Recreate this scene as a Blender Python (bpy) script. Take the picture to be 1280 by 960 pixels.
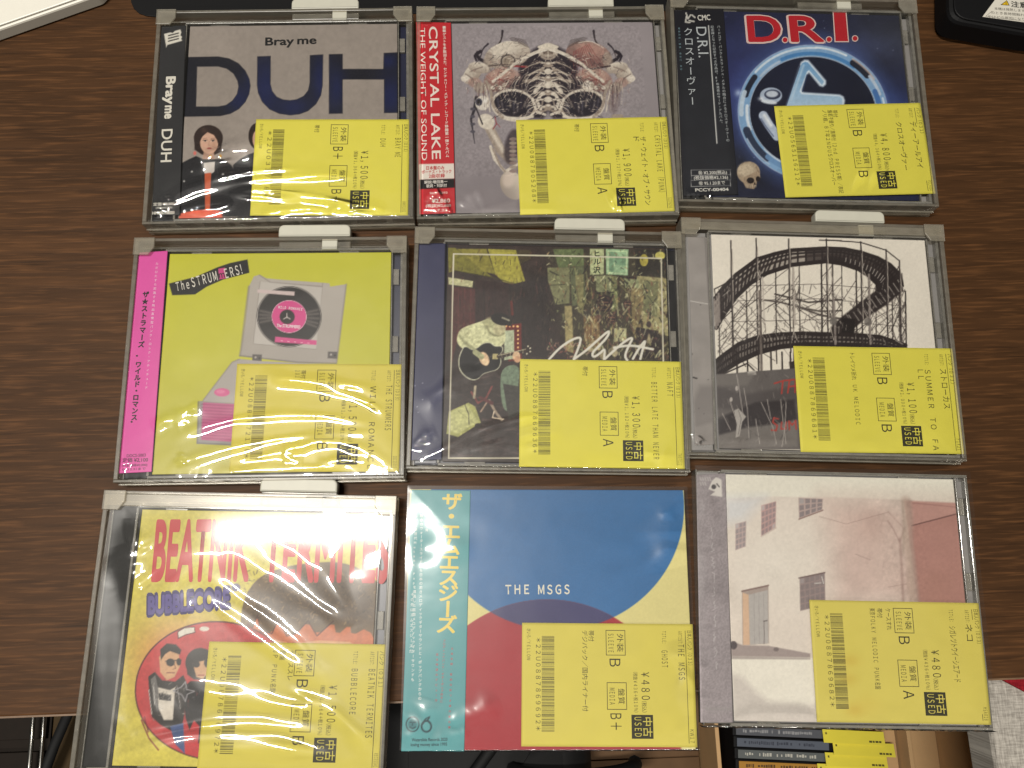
import bpy, math, random
import numpy as np

for o in list(bpy.data.objects): bpy.data.objects.remove(o)
SC = bpy.context.scene
COL = SC.collection
MM = 0.01                                   # 1 Blender unit = 100 mm; all sizes below are millimetres

# ------------------------------------------------------------------ camera
F, H, TILT, ROLL, YAW = 1009.93, 428.264, math.radians(12.9159), math.radians(6.1042), math.radians(-7.8152)
c0, s0 = math.cos(YAW), math.sin(YAW)
def ry(v): return np.array([c0*v[0]-s0*v[1], s0*v[0]+c0*v[1], v[2]])
FW = ry((0, math.sin(TILT), -math.cos(TILT)))
R_ = ry((1, 0, 0)); U_ = ry((0, math.cos(TILT), math.sin(TILT)))
cr, sr = math.cos(ROLL), math.sin(ROLL)
RT = cr*R_ + sr*U_                          # image right / image down axes of the rolled camera
DN = sr*R_ - cr*U_
CP = np.array([0, 0, H])
cam = bpy.data.cameras.new('Camera'); cam.sensor_width = 36; cam.lens = 36*F/1280
cam.clip_start = 0.05; cam.clip_end = 200
co = bpy.data.objects.new('Camera', cam); COL.objects.link(co)
from mathutils import Matrix, Vector
m = Matrix(((RT[0], -DN[0], -FW[0], 0), (RT[1], -DN[1], -FW[1], 0), (RT[2], -DN[2], -FW[2], H*MM), (0, 0, 0, 1)))
co.matrix_world = m
cam.dof.use_dof = False
SC.camera = co
SC.render.resolution_x, SC.render.resolution_y = 1024, 768

def at(px, py, z):
    'a photograph pixel (1280 x 960) onto the horizontal plane at height z'
    d = FW*F + RT*(px-640) + DN*(py-480)
    s = (z-H)/d[2]
    return (CP + d*s)[:2]
def pix(X, Y, z):
    dx, dy, dz = X-CP[0], Y-CP[1], z-CP[2]
    w = dx*FW[0]+dy*FW[1]+dz*FW[2]
    return 640+F*(dx*RT[0]+dy*RT[1]+dz*RT[2])/w, 480+F*(dx*DN[0]+dy*DN[1]+dz*DN[2])/w

# ------------------------------------------------------------------ light
W = bpy.data.worlds.new('World'); SC.world = W; W.use_nodes = True
bg = W.node_tree.nodes['Background']; bg.inputs[0].default_value = (1.0, 0.95, 0.87, 1); bg.inputs[1].default_value = 1.0
def room():
    'the lit ceiling right overhead, falling off to a dim room; soft unevenness'
    nt = W.node_tree; L = nt.links.new
    tc = nt.nodes.new('ShaderNodeTexCoord'); sp = nt.nodes.new('ShaderNodeSeparateXYZ'); L(tc.outputs['Generated'], sp.inputs[0])
    mr = nt.nodes.new('ShaderNodeMapRange'); mr.interpolation_type = 'SMOOTHSTEP'; mr.inputs[1].default_value = .80; mr.inputs[2].default_value = 1.0
    mr.inputs['To Min'].default_value = .06; mr.inputs['To Max'].default_value = .32; L(sp.outputs[2], mr.inputs[0])
    nz = nt.nodes.new('ShaderNodeTexNoise'); nz.inputs['Scale'].default_value = 5; nz.inputs['Detail'].default_value = 3; L(tc.outputs['Generated'], nz.inputs['Vector'])
    m2 = nt.nodes.new('ShaderNodeMapRange'); m2.inputs[1].default_value = .35; m2.inputs[2].default_value = .65; m2.inputs['To Min'].default_value = .35; m2.inputs['To Max'].default_value = 1.5; L(nz.outputs[0], m2.inputs[0])
    mu = nt.nodes.new('ShaderNodeMath'); mu.operation = 'MULTIPLY'; L(mr.outputs[0], mu.inputs[0]); L(m2.outputs[0], mu.inputs[1]); L(mu.outputs[0], bg.inputs[1])
room()
SC.view_settings.view_transform = 'Standard'; SC.view_settings.look = 'None'
SC.view_settings.exposure = 0.0; SC.view_settings.gamma = 1
def tube_or_fill(x, y, z, sx, sy, power, rz=0.0):
    l = bpy.data.lights.new('tube_or_fill', 'AREA'); l.shape = 'RECTANGLE'; l.size = sx*MM; l.size_y = sy*MM
    l.energy = power; l.color = (1.0, 0.95, 0.865)
    o = bpy.data.objects.new('tube_or_fill', l); COL.objects.link(o); o.location = (x*MM, y*MM, z*MM); o.rotation_euler = (0, 0, rz)
LAMPZ = 1900.0
def mirror_point(px, py, z=12.0):
    'where a ceiling lamp must hang so that a level surface shows it at this pixel'
    g = at(px, py, z); d = np.array([g[0], g[1], z])-CP; k = (LAMPZ-z)/-d[2]
    return g[0]+d[0]*k, g[1]+d[1]*k
lx, ly = mirror_point(384, 661)
LAMP = np.array([lx, ly, LAMPZ])
tube_or_fill(lx, ly, LAMPZ, 520, 55, 4700)
tube_or_fill(lx+900, ly-1700, LAMPZ, 1200, 80, 2900)  # added fill light, out of view, to even out the brightness
SC.cycles.transparent_max_bounces = 48
SC.cycles.max_bounces = 10
SC.cycles.caustics_reflective = False; SC.cycles.caustics_refractive = False

# ------------------------------------------------------------------ materials
def lin(c):
    c = np.asarray(c, float)/255
    return np.where(c <= .04045, c/12.92, ((c+.055)/1.055)**2.4)
ALB = 0.86
def mat(name):
    m = bpy.data.materials.new(name); m.use_nodes = True
    nt = m.node_tree; nt.nodes.clear()
    out = nt.nodes.new('ShaderNodeOutputMaterial')
    return m, nt, out
def N(nt, t, **kw):
    n = nt.nodes.new(t)
    for k, v in kw.items():
        if hasattr(n, k): setattr(n, k, v)
    return n
def solid(name, rgb, rough=.5, spec=.5, noise=0.0, nscale=20, metal=0, bump=0.0, coat=0):
    m, nt, out = mat(name)
    p = N(nt, 'ShaderNodeBsdfPrincipled'); nt.links.new(p.outputs[0], out.inputs[0])
    p.inputs['Roughness'].default_value = rough; p.inputs['Specular IOR Level'].default_value = spec; p.inputs['Metallic'].default_value = metal
    p.inputs['Coat Weight'].default_value = coat
    c = lin(rgb)*ALB
    tc = N(nt, 'ShaderNodeTexCoord'); nz = N(nt, 'ShaderNodeTexNoise'); nz.inputs['Scale'].default_value = nscale; nz.inputs['Detail'].default_value = 5
    nt.links.new(tc.outputs['Object'], nz.inputs['Vector'])
    mx = N(nt, 'ShaderNodeMix', data_type='RGBA'); mx.blend_type = 'MIX'
    mx.inputs['A'].default_value = (*(c*(1-noise)), 1) if False else (*(c*(1-noise)), 1)
    mx.inputs[6].default_value = (*np.clip(c*(1-noise), 0, 1), 1); mx.inputs[7].default_value = (*np.clip(c*(1+noise), 0, 1), 1)
    nt.links.new(nz.outputs[0], mx.inputs[0]); nt.links.new(mx.outputs[2], p.inputs['Base Color'])
    if bump:
        b = N(nt, 'ShaderNodeBump'); b.inputs['Strength'].default_value = bump; b.inputs['Distance'].default_value = .01
        nt.links.new(nz.outputs[0], b.inputs['Height']); nt.links.new(b.outputs[0], p.inputs['Normal'])
    return m
def printed(name, rough, spec, grain):
    'ink on paper or card: the colour is the print, with some painted reflections, held in the mesh'
    m, nt, out = mat(name)
    p = N(nt, 'ShaderNodeBsdfPrincipled'); nt.links.new(p.outputs[0], out.inputs[0])
    a = N(nt, 'ShaderNodeAttribute'); a.attribute_name = 'Col'
    tc = N(nt, 'ShaderNodeTexCoord'); nz = N(nt, 'ShaderNodeTexNoise'); nz.inputs['Scale'].default_value = 9; nz.inputs['Detail'].default_value = 8
    nt.links.new(tc.outputs['Object'], nz.inputs['Vector'])
    mr = N(nt, 'ShaderNodeMapRange'); mr.inputs['To Min'].default_value = 1-grain; mr.inputs['To Max'].default_value = 1+grain
    nt.links.new(nz.outputs[0], mr.inputs[0])
    mm = N(nt, 'ShaderNodeVectorMath', operation='SCALE'); nt.links.new(a.outputs['Color'], mm.inputs[0]); nt.links.new(mr.outputs[0], mm.inputs['Scale'])
    nt.links.new(mm.outputs[0], p.inputs['Base Color'])
    p.inputs['Roughness'].default_value = rough; p.inputs['Specular IOR Level'].default_value = spec
    return m
M_PRINT = printed('printed_card', .42, .2, .05)
M_LABEL = printed('label_paper', .6, .2, .05)
def clear(name, rough, gain, tint=(1, 1, 1), haze=0.0, hazecol=(170, 165, 155), sheen=0.0):
    'thin clear plastic: fresnel reflection over a see-through sheet, with a little haze'
    m, nt, out = mat(name)
    tr = N(nt, 'ShaderNodeBsdfTransparent'); tr.inputs[0].default_value = (*tint, 1)
    gl = N(nt, 'ShaderNodeBsdfGlossy'); gl.inputs['Roughness'].default_value = rough
    df = N(nt, 'ShaderNodeBsdfDiffuse'); df.inputs[0].default_value = (*(lin(hazecol)*ALB), 1)
    fr = N(nt, 'ShaderNodeFresnel'); fr.inputs[0].default_value = 1.5
    mu = N(nt, 'ShaderNodeMath', operation='MULTIPLY'); mu.inputs[1].default_value = gain; mu.use_clamp = True
    m1 = N(nt, 'ShaderNodeMixShader'); m1.inputs[0].default_value = haze
    m2 = N(nt, 'ShaderNodeMixShader')
    L = nt.links.new
    L(tr.outputs[0], m1.inputs[1]); L(df.outputs[0], m1.inputs[2])
    L(fr.outputs[0], mu.inputs[0]); L(mu.outputs[0], m2.inputs[0]); L(m1.outputs[0], m2.inputs[1]); L(gl.outputs[0], m2.inputs[2])
    L(m2.outputs[0], out.inputs[0])
    if sheen:                                # fine scuffing scatters part of the reflection widely
        g2 = N(nt, 'ShaderNodeBsdfGlossy'); g2.inputs['Roughness'].default_value = .30
        m3 = N(nt, 'ShaderNodeMixShader'); m3.inputs[0].default_value = sheen; L(gl.outputs[0], m3.inputs[1]); L(g2.outputs[0], m3.inputs[2]); L(m3.outputs[0], m2.inputs[2])
    if haze > .1:                            # scuffs and dust on the thicker plastic
        tc = N(nt, 'ShaderNodeTexCoord'); nz = N(nt, 'ShaderNodeTexNoise'); nz.inputs['Scale'].default_value = 14; nz.inputs['Detail'].default_value = 6
        mp = N(nt, 'ShaderNodeMapping'); mp.inputs['Scale'].default_value = (1, 2.2, 3); L(tc.outputs['Object'], mp.inputs[0]); L(mp.outputs[0], nz.inputs['Vector'])
        mr = N(nt, 'ShaderNodeMapRange'); mr.inputs[1].default_value = .3; mr.inputs[2].default_value = .7
        mr.inputs['To Min'].default_value = haze*.8; mr.inputs['To Max'].default_value = haze*1.25
        L(nz.outputs[0], mr.inputs[0]); L(mr.outputs[0], m1.inputs[0])
    return m
M_FILM = clear('cellophane_film', .03, 2.4, (.99, .99, .985), .004, sheen=.10)
M_MILKY = clear('milky_glare_cellophane', .035, 2.4, (.985, .985, .98), .025, (235, 232, 222), sheen=.14)  # pale haze imitates milky reflections washing over the film
M_SLEEVE = clear('soft_plastic_sleeve', .10, 1.8, (.985, .985, .985), .008, (190, 190, 185), sheen=.2)
M_LID = clear('clear_polystyrene', .09, .2, (.99, .99, .99), 0.003)
M_EDGE = clear('clear_polystyrene_edge', .12, 2.2, (.86, .84, .80), .34, (205, 200, 188))
M_KEEP = clear('scuffed_clear_acrylic', .30, .7, (.90, .875, .82), .17, (200, 194, 178))
M_KEEPB = clear('scuffed_clear_sheet', .15, 1.0, (.95, .94, .91), .03, (165, 158, 142))
M_WHITE = solid('white_plastic', (186, 184, 170), .45, .4, .05)
M_GREYTRAY = solid('grey_inlay_card', (150, 147, 145), .4, .5, .1, 6)
M_BLACKTRAY = solid('black_polystyrene', (22, 22, 24), .55, .12, .15)
M_NAVYTRAY = solid('dark_blue_inlay_card', (28, 32, 60), .35, .5, .1)

# ------------------------------------------------------------------ mesh helpers
def tag(o, label=None, cat=None, group=None, kind=None):
    if label: o['label'] = label
    if cat: o['category'] = cat
    if group: o['group'] = group
    if kind: o['kind'] = kind
    return o
def empty(name, loc, rz=0):
    o = bpy.data.objects.new(name, None); COL.objects.link(o); o.location = Vector(loc)*MM; o.rotation_euler = (0, 0, rz); o.empty_display_size = .1
    return o
class MB:
    'collects vertices (mm), faces and flat face colours; becomes one mesh object'
    def __init__(s): s.v = []; s.f = []; s.c = []; s.mi = []
    def add(s, vs, fs, col=(200, 200, 200), mi=0):
        n = len(s.v); s.v += [tuple(map(float, p)) for p in vs]
        for f in fs: s.f.append([n+i for i in f]); s.c.append(col); s.mi.append(mi)
    def box(s, x0, y0, z0, x1, y1, z1, b=0.0, col=(200, 200, 200), mi=0):
        if b <= 0:
            vs = [(x0,y0,z0),(x1,y0,z0),(x1,y1,z0),(x0,y1,z0),(x0,y0,z1),(x1,y0,z1),(x1,y1,z1),(x0,y1,z1)]
            s.add(vs, [(3,2,1,0),(4,5,6,7),(0,1,5,4),(1,2,6,5),(2,3,7,6),(3,0,4,7)], col, mi)
        else: s.prism([(x0,y0),(x1,y0),(x1,y1),(x0,y1)], z0, z1, b, col, mi)
    def prism(s, poly, z0, z1, b=0.0, col=(200, 200, 200), mi=0):
        'upright prism over a counter-clockwise outline, with a chamfered top and bottom edge'
        P = [np.array(p, float) for p in poly]; n = len(P)
        def inset(d):
            out = []
            for i in range(n):
                a, p, c = P[i-1], P[i], P[(i+1) % n]
                e1 = (p-a)/max(np.linalg.norm(p-a), 1e-9); e2 = (c-p)/max(np.linalg.norm(c-p), 1e-9)
                n1 = np.array([-e1[1], e1[0]]); n2 = np.array([-e2[1], e2[0]])
                k = max(1+n1@n2, .3); out.append(p+(n1+n2)*d/k)
            return out
        rings = [(P, z0, 0)] if b <= 0 else None
        lv = [(0, z0), (0, z1)] if b <= 0 else [(b, z0), (0, z0+b), (0, z1-b), (b*.3, z1-b*.3), (b, z1)]
        vs = []
        for d, z in lv:
            Q = inset(d) if d else P
            vs += [(q[0], q[1], z) for q in Q]
        fs = [tuple(range(n-1, -1, -1))]
        for k in range(len(lv)-1):
            for i in range(n): fs.append((k*n+i, k*n+(i+1) % n, (k+1)*n+(i+1) % n, (k+1)*n+i))
        fs.append(tuple((len(lv)-1)*n+i for i in range(n)))
        s.add(vs, fs, col, mi)
    def quad(s, a, b, c, d, z, col): s.add([(*a, z), (*b, z), (*c, z), (*d, z)], [(0, 1, 2, 3)], col)
    def tube(s, pts, r, n=8, col=(200, 200, 200), mi=0):
        P = [np.array(p, float) for p in pts]; vs = []; fs = []
        for i, p in enumerate(P):
            d = P[min(i+1, len(P)-1)]-P[max(i-1, 0)]; d /= np.linalg.norm(d)
            a = np.cross(d, (0, 0, 1)); a = a if np.linalg.norm(a) > 1e-3 else np.cross(d, (0, 1, 0)); a /= np.linalg.norm(a); b = np.cross(d, a)
            for k in range(n): t = 2*math.pi*k/n; vs.append(p+r*(math.cos(t)*a+math.sin(t)*b))
        for i in range(len(P)-1):
            for k in range(n): fs.append((i*n+k, i*n+(k+1) % n, (i+1)*n+(k+1) % n, (i+1)*n+k))
        fs.append(tuple(range(n))); fs.append(tuple(len(vs)-1-k for k in range(n)))
        s.add(vs, fs, col, mi)
    def build(s, name, mats, parent=None, smooth=False, loc=None):
        me = bpy.data.meshes.new(name)
        me.from_pydata([(x*MM, y*MM, z*MM) for x, y, z in s.v], [], s.f)
        if not isinstance(mats, (list, tuple)): mats = [mats]
        for m in mats: me.materials.append(m)
        me.polygons.foreach_set('material_index', s.mi)
        if mats[0] in (M_PRINT, M_LABEL):
            at_ = me.attributes.new('Col', 'FLOAT_COLOR', 'CORNER')
            n = len(me.loops); arr = np.ones((n, 4), np.float32); tot = np.array([len(f) for f in s.f])
            arr[:, :3] = np.repeat(lin(np.array(s.c, float))*ALB, tot, axis=0)
            at_.data.foreach_set('color', arr.ravel())
        if smooth: me.polygons.foreach_set('use_smooth', [True]*len(me.polygons))
        me.update()
        o = bpy.data.objects.new(name, me); COL.objects.link(o)
        if parent: o.parent = parent
        if loc is not None: o.location = Vector(loc)*MM
        return o

# lettering: outlines of the built-in font, laid flat and fitted between two points
_cache = {}
def glyphs(body):
    k = body
    if k in _cache: return _cache[k]
    cu = bpy.data.curves.new('lettering', 'FONT'); cu.body = body; cu.resolution_u = 4
    o = bpy.data.objects.new('lettering', cu); COL.objects.link(o)
    dg = bpy.context.evaluated_depsgraph_get()
    me = bpy.data.meshes.new_from_object(o.evaluated_get(dg))
    v = np.zeros(len(me.vertices)*3); me.vertices.foreach_get('co', v); v = v.reshape(-1, 3)[:, :2]
    f = [tuple(p.vertices) for p in me.polygons]
    bpy.data.objects.remove(o); bpy.data.curves.remove(cu); bpy.data.meshes.remove(me)
    _cache[k] = (v, f); return v, f
def strikes(v, f, off):
    'bold face: the outline struck several times, a little to each side'
    if off <= 0: return [(v, f)]
    return [(v+np.array((dx, dy))*off, f) for dx, dy in ((0, 0), (1, 0), (-1, 0), (0, 1), (0, -1), (.7, .7), (-.7, .7), (.7, -.7), (-.7, -.7))]
def wide(t): return ''.join('￥' if c == '¥' else '　' if c == ' ' else chr(ord(c)+0xFEE0) if '!' <= c <= '~' else c for c in t)
CAP = 0.73                                   # cap height of the built-in font
def lay(mb, body, p0, p1, h, z, col, off=0.0, trim=True):
    'text with its baseline from p0 to p1 (mm) and cap height h'
    v, f = glyphs(body)
    if not len(v): return
    p0, p1 = np.array(p0, float), np.array(p1, float); d = p1-p0; L = np.linalg.norm(d); d /= L; up = np.array([-d[1], d[0]])
    x0, x1 = v[:, 0].min(), v[:, 0].max()
    for k, (v, f) in enumerate(strikes(v, f, off)):
        X = (v[:, 0]-x0)/max(x1-x0, 1e-6)*L; Y = v[:, 1]*h/CAP
        P = p0+X[:, None]*d+Y[:, None]*up
        mb.add(np.c_[P, np.full(len(P), z+.004*k)], f, col)
def stack(mb, body, p0, p1, size, z, col, off=0.0, wide=1.0):
    'vertical Japanese writing: upright characters one below the other from p0 to p1'
    p0, p1 = np.array(p0, float), np.array(p1, float); n = len(body); d = (p1-p0)/np.linalg.norm(p1-p0)
    right = np.array([-d[1], d[0]])
    for i, ch in enumerate(body):
        if ch == ' ': continue
        v0, f = glyphs(ch)
        if not len(v0): continue
        c = p0+(p1-p0)*(i+.5)/n; ctr = np.array([.5, .36])
        for k, (v, f) in enumerate(strikes(v0, f, off)):
            q = v-ctr
            if ch in 'ー-~()': q = np.c_[q[:, 1], -q[:, 0]]
            if ch in '、。': q = q+np.array([.5, .5])
            P = c+q[:, :1]*size*wide*right-q[:, 1:]*size*d
            mb.add(np.c_[P, np.full(len(P), z+.004*k)], f, col)

# ------------------------------------------------------------------ one item on the desk
ZOOM = {1:(170,0,3.2),2:(500,0,3.2),3:(820,0,3.2),4:(130,275,2.8825),5:(490,275,2.8825),6:(830,260,2.8825),7:(100,600,2.6667),8:(470,590,2.6667),9:(848,580,2.6667)}
POSE = {1:(-182.4,190.64,.03),2:(-32.6,190.4,-.3),3:(112.2,198.5,-2.44),4:(-187.8,50.26,-.84),5:(-39.7,53.0,-2.4),6:(105.46,55.77,-3.0),7:(-197.6,-86.9,-2.9),8:(-45.54,-84.04,-1.94),9:(100.78,-77.9,-3.0)}
class Item:
    def __init__(s, i): s.i = i; s.ox, s.oy, a = POSE[i]; s.a = math.radians(a); s.c, s.s = math.cos(s.a), math.sin(s.a)
    def loc(s, p, z):
        'a traced point onto this item at height z, in its own millimetres'
        o = ZOOM[s.i]; w = at(o[0]+p[0]/o[2], o[1]+p[1]/o[2], z); dx, dy = w[0]-s.ox, w[1]-s.oy
        return np.array([s.c*dx+s.s*dy, -s.s*dx+s.c*dy])
    def zoom(s, X, Y, z):
        o = ZOOM[s.i]; a, b = pix(s.ox+s.c*X-s.s*Y, s.oy+s.s*X+s.c*Y, z)
        return (a-o[0])*o[2], (b-o[1])*o[2]
    def mmpx(s, z=12): a = s.loc((500, 500), z); b = s.loc((600, 500), z); return np.linalg.norm(b-a)/100
    def empty(s, name): return empty(name, (s.ox, s.oy, 1.0 if s.i in (1, 2) else 0), s.a)

rng = np.random.RandomState(7)
def vnoise(U, V, sc, seed=0, octv=4):
    r = np.zeros_like(U); amp = 1; tot = 0
    for k in range(octv):
        R = np.random.RandomState(seed*31+k).rand(64, 64)
        x = U/sc*(2**k)+k*7.3; y = V/sc*(2**k)+k*3.1
        xi = np.floor(x).astype(int); yi = np.floor(y).astype(int); fx = x-xi; fy = y-yi
        fx = fx*fx*(3-2*fx); fy = fy*fy*(3-2*fy)
        g = lambda a, b: R[(yi+b) % 64, (xi+a) % 64]
        r += amp*((g(0,0)*(1-fx)+g(1,0)*fx)*(1-fy)+(g(0,1)*(1-fx)+g(1,1)*fx)*fy); tot += amp; amp *= .55
    return r/tot*2-1
def smooth(P, n=2):
    P = np.array(P, float)
    for _ in range(n): Q = np.roll(P, -1, 0); P = np.stack([P*.75+Q*.25, P*.25+Q*.75], 1).reshape(-1, 2)
    return P
def flow(P, n=2):
    P = np.array(P, float)
    for _ in range(n): P = np.r_[P[:1], np.stack([P[:-1]*.75+P[1:]*.25, P[:-1]*.25+P[1:]*.75], 1).reshape(-1, 2), P[-1:]]
    return P
class Print:
    'a printed sheet: a fine grid whose vertices carry the ink colours and some painted reflections; lettering is added as outlines'
    def __init__(s, it, corners, z, base, res=.42):
        'corners: local mm (TL, TR, BR, BL)'
        s.it = it; s.z = z; s.cor = [np.array(c, float) for c in corners]
        w = np.linalg.norm(s.cor[1]-s.cor[0]); h = np.linalg.norm(s.cor[3]-s.cor[0])
        s.nx, s.ny = max(int(w/res), 2), max(int(h/res), 2)
        a, b = np.meshgrid(np.linspace(0, 1, s.nx+1), np.linspace(0, 1, s.ny+1))
        tl, tr, br, bl = s.cor
        P = (1-b)[..., None]*((1-a)[..., None]*tl+a[..., None]*tr)+b[..., None]*((1-a)[..., None]*bl+a[..., None]*br)
        s.X, s.Y = P[..., 0], P[..., 1]; s.S, s.T = a, b
        s.U, s.V = it.zoom(s.X, s.Y, z)
        s.C = np.empty(s.U.shape+(3,)); s.C[:] = base
        s.mb = MB()
    def crop(s, u0, v0, u1, v1):
        m = (s.U >= u0) & (s.U <= u1) & (s.V >= v0) & (s.V <= v1)
        r = np.where(m.any(1))[0]; c = np.where(m.any(0))[0]
        if not len(r) or not len(c): return None
        return slice(r[0], r[-1]+1), slice(c[0], c[-1]+1)
    def put(s, k, mask, col, al=1):
        mk = np.clip(mask, 0, 1)[..., None]*al; col = np.asarray(col, float)
        s.C[k] = s.C[k]*(1-mk)+col*mk
    def poly(s, pts, col, al=1, soft=1.6, col2=None, vert=True):
        P = np.array(pts, float); k = s.crop(P[:,0].min()-8-soft, P[:,1].min()-8-soft, P[:,0].max()+8+soft, P[:,1].max()+8+soft)
        if k is None: return
        U, V = s.U[k], s.V[k]; ins = np.zeros(U.shape, bool); d = np.full(U.shape, 1e9)
        for i in range(len(P)):
            x0, y0 = P[i-1]; x1, y1 = P[i]
            cond = (y0 > V) != (y1 > V)
            if y1 != y0: ins ^= cond & (U < (x1-x0)*(V-y0)/(y1-y0)+x0)
            ex, ey = x1-x0, y1-y0; L = ex*ex+ey*ey+1e-9; t = np.clip(((U-x0)*ex+(V-y0)*ey)/L, 0, 1)
            d = np.minimum(d, np.hypot(U-x0-t*ex, V-y0-t*ey))
        mk = np.clip(.5+np.where(ins, d, -d)/(2*soft), 0, 1)
        if col2 is not None:
            t = ((V-P[:,1].min())/(np.ptp(P[:,1])+1e-6) if vert else (U-P[:,0].min())/(np.ptp(P[:,0])+1e-6))[..., None].clip(0, 1)
            col = np.array(col)*(1-t)+np.array(col2)*t
        s.put(k, mk, col, al)
    def line(s, pts, w, col, al=1, soft=1.3, taper=False):
        P = np.array(pts, float); m = w+soft+3; k = s.crop(P[:,0].min()-m, P[:,1].min()-m, P[:,0].max()+m, P[:,1].max()+m)
        if k is None: return
        U, V = s.U[k], s.V[k]; d = np.full(U.shape, 1e9); n = len(P)-1
        for i in range(n):
            x0, y0 = P[i]; x1, y1 = P[i+1]; ex, ey = x1-x0, y1-y0; L = ex*ex+ey*ey+1e-9
            t = np.clip(((U-x0)*ex+(V-y0)*ey)/L, 0, 1); ww = w/2*(1-.85*(i+t)/n) if taper else w/2
            d = np.minimum(d, np.hypot(U-x0-t*ex, V-y0-t*ey)-ww)
        s.put(k, np.clip(.5-d/(2*soft), 0, 1), col, al)
    def ell(s, c, rx, ry, col, rot=0, al=1, soft=1.6, ring=0, col2=None):
        R = max(rx, ry)+10+soft+ring; k = s.crop(c[0]-R, c[1]-R, c[0]+R, c[1]+R)
        if k is None: return
        a = math.radians(rot); x = s.U[k]-c[0]; y = s.V[k]-c[1]; x, y = x*math.cos(a)+y*math.sin(a), -x*math.sin(a)+y*math.cos(a)
        r = np.hypot(x/rx, y/ry); g = np.hypot(x/rx**2, y/ry**2)+1e-9; d = (r*r-r)/(g*r+1e-9)*1.0
        d = np.where(r > 1e-6, (r-1)*r/g, -min(rx, ry))
        mk = np.clip(.5-d/(2*soft), 0, 1) if not ring else np.clip(.5-(abs(d)-ring/2)/(2*soft), 0, 1)
        if col2 is not None: t = ((y/ry+1)/2)[..., None].clip(0, 1); col = np.array(col)*(1-t)+np.array(col2)*t
        s.put(k, mk, col, al)
    def glow(s, c, rx, ry, col, al=1, rot=0):
        a = math.radians(rot); x = s.U-c[0]; y = s.V-c[1]; x, y = x*math.cos(a)+y*math.sin(a), -x*math.sin(a)+y*math.cos(a)
        s.put((slice(None), slice(None)), np.exp(-((x/rx)**2+(y/ry)**2)), col, al)
    def mottle(s, sc, amp, seed=0, box=None, octv=4):
        k = s.crop(*box) if box else (slice(None), slice(None))
        if k is None: return
        s.C[k] = np.clip(s.C[k]*(1+amp*vnoise(s.U[k], s.V[k], sc, seed, octv)[..., None]), 0, 255)
    def spray(s, n, box, cols, ln=(5, 20), w=(1, 4), ang=(0, 180), al=.8, seed=1):
        r = np.random.RandomState(seed)
        for _ in range(n):
            u, v = r.uniform(box[0], box[2]), r.uniform(box[1], box[3]); L = r.uniform(*ln); a = math.radians(r.uniform(*ang)); c = cols[r.randint(len(cols))]
            s.line([(u-L/2*math.cos(a), v-L/2*math.sin(a)), (u+L/2*math.cos(a), v+L/2*math.sin(a))], r.uniform(*w), c, al*r.uniform(.5, 1))
    def text(s, body, p0, p1, h, col, off=0.0, dz=.06):
        a, b = s.it.loc(p0, s.z), s.it.loc(p1, s.z); lay(s.mb, body, a, b, h*s.it.mmpx(s.z), s.z+dz, col, off)
    def vtext(s, body, p0, p1, size, col, off=0.0, dz=.06, wide=1.0):
        a, b = s.it.loc(p0, s.z), s.it.loc(p1, s.z); stack(s.mb, body, a, b, size*s.it.mmpx(s.z), s.z+dz, col, off, wide)
    def build(s, name, parent, m=None, thick=.3, curl=None):
        m = m or M_PRINT
        n = s.nx+1; idx = np.arange((s.ny+1)*n).reshape(s.ny+1, n)
        Z = np.full(s.X.shape, s.z) if curl is None else s.z+curl(s.X, s.Y)
        G = np.c_[s.X.ravel(), s.Y.ravel(), Z.ravel()]
        Q = np.stack([idx[1:, :-1], idx[1:, 1:], idx[:-1, 1:], idx[:-1, :-1]], -1).reshape(-1, 4)
        # skirt: the sheet's own thickness
        rim = list(idx[0, ::-1])+list(idx[1:, 0])+list(idx[-1, 1:])+list(idx[-2:0:-1, -1]); nb = len(G); Gs = G[rim].copy(); Gs[:, 2] -= thick
        sk = [(rim[i], nb+i, nb+(i+1) % len(rim), rim[(i+1) % len(rim)]) for i in range(len(rim))]
        tv = np.array(s.mb.v).reshape(-1, 3)
        if curl is not None and len(tv): tv[:, 2] += curl(tv[:, 0], tv[:, 1])
        V_ = np.r_[G, Gs, tv]*MM; off = nb+len(rim)
        loops = [Q.ravel(), np.array(sk).ravel()]; tot = [np.full(len(Q), 4), np.full(len(sk), 4)]
        if s.mb.f:
            loops.append(np.concatenate([np.array(f)+off for f in s.mb.f])); tot.append(np.array([len(f) for f in s.mb.f]))
        loops = np.concatenate(loops).astype(np.int32); tot = np.concatenate(tot).astype(np.int32)
        me = bpy.data.meshes.new(name); me.vertices.add(len(V_)); me.vertices.foreach_set('co', V_.astype(np.float32).ravel())
        me.loops.add(len(loops)); me.loops.foreach_set('vertex_index', loops)
        me.polygons.add(len(tot)); st = np.r_[0, np.cumsum(tot)[:-1]].astype(np.int32); me.polygons.foreach_set('loop_start', st)
        try: me.polygons.foreach_set('loop_total', tot)
        except Exception: pass
        me.update(calc_edges=True)
        vc = np.ones((len(V_), 4), np.float32); g = lin(np.clip(s.C, 0, 255)).reshape(-1, 3)*ALB
        vc[:nb, :3] = g; vc[nb:off, :3] = g[rim]
        if s.mb.f:
            cc = lin(np.array(s.mb.c, float))*ALB
            for f, c in zip(s.mb.f, cc):
                for i in f: vc[off+i, :3] = c
        a = me.attributes.new('Col', 'FLOAT_COLOR', 'POINT'); a.data.foreach_set('color', vc.ravel())
        me.materials.append(m)
        o = bpy.data.objects.new(name, me); COL.objects.link(o); o.parent = parent
        return o

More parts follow.
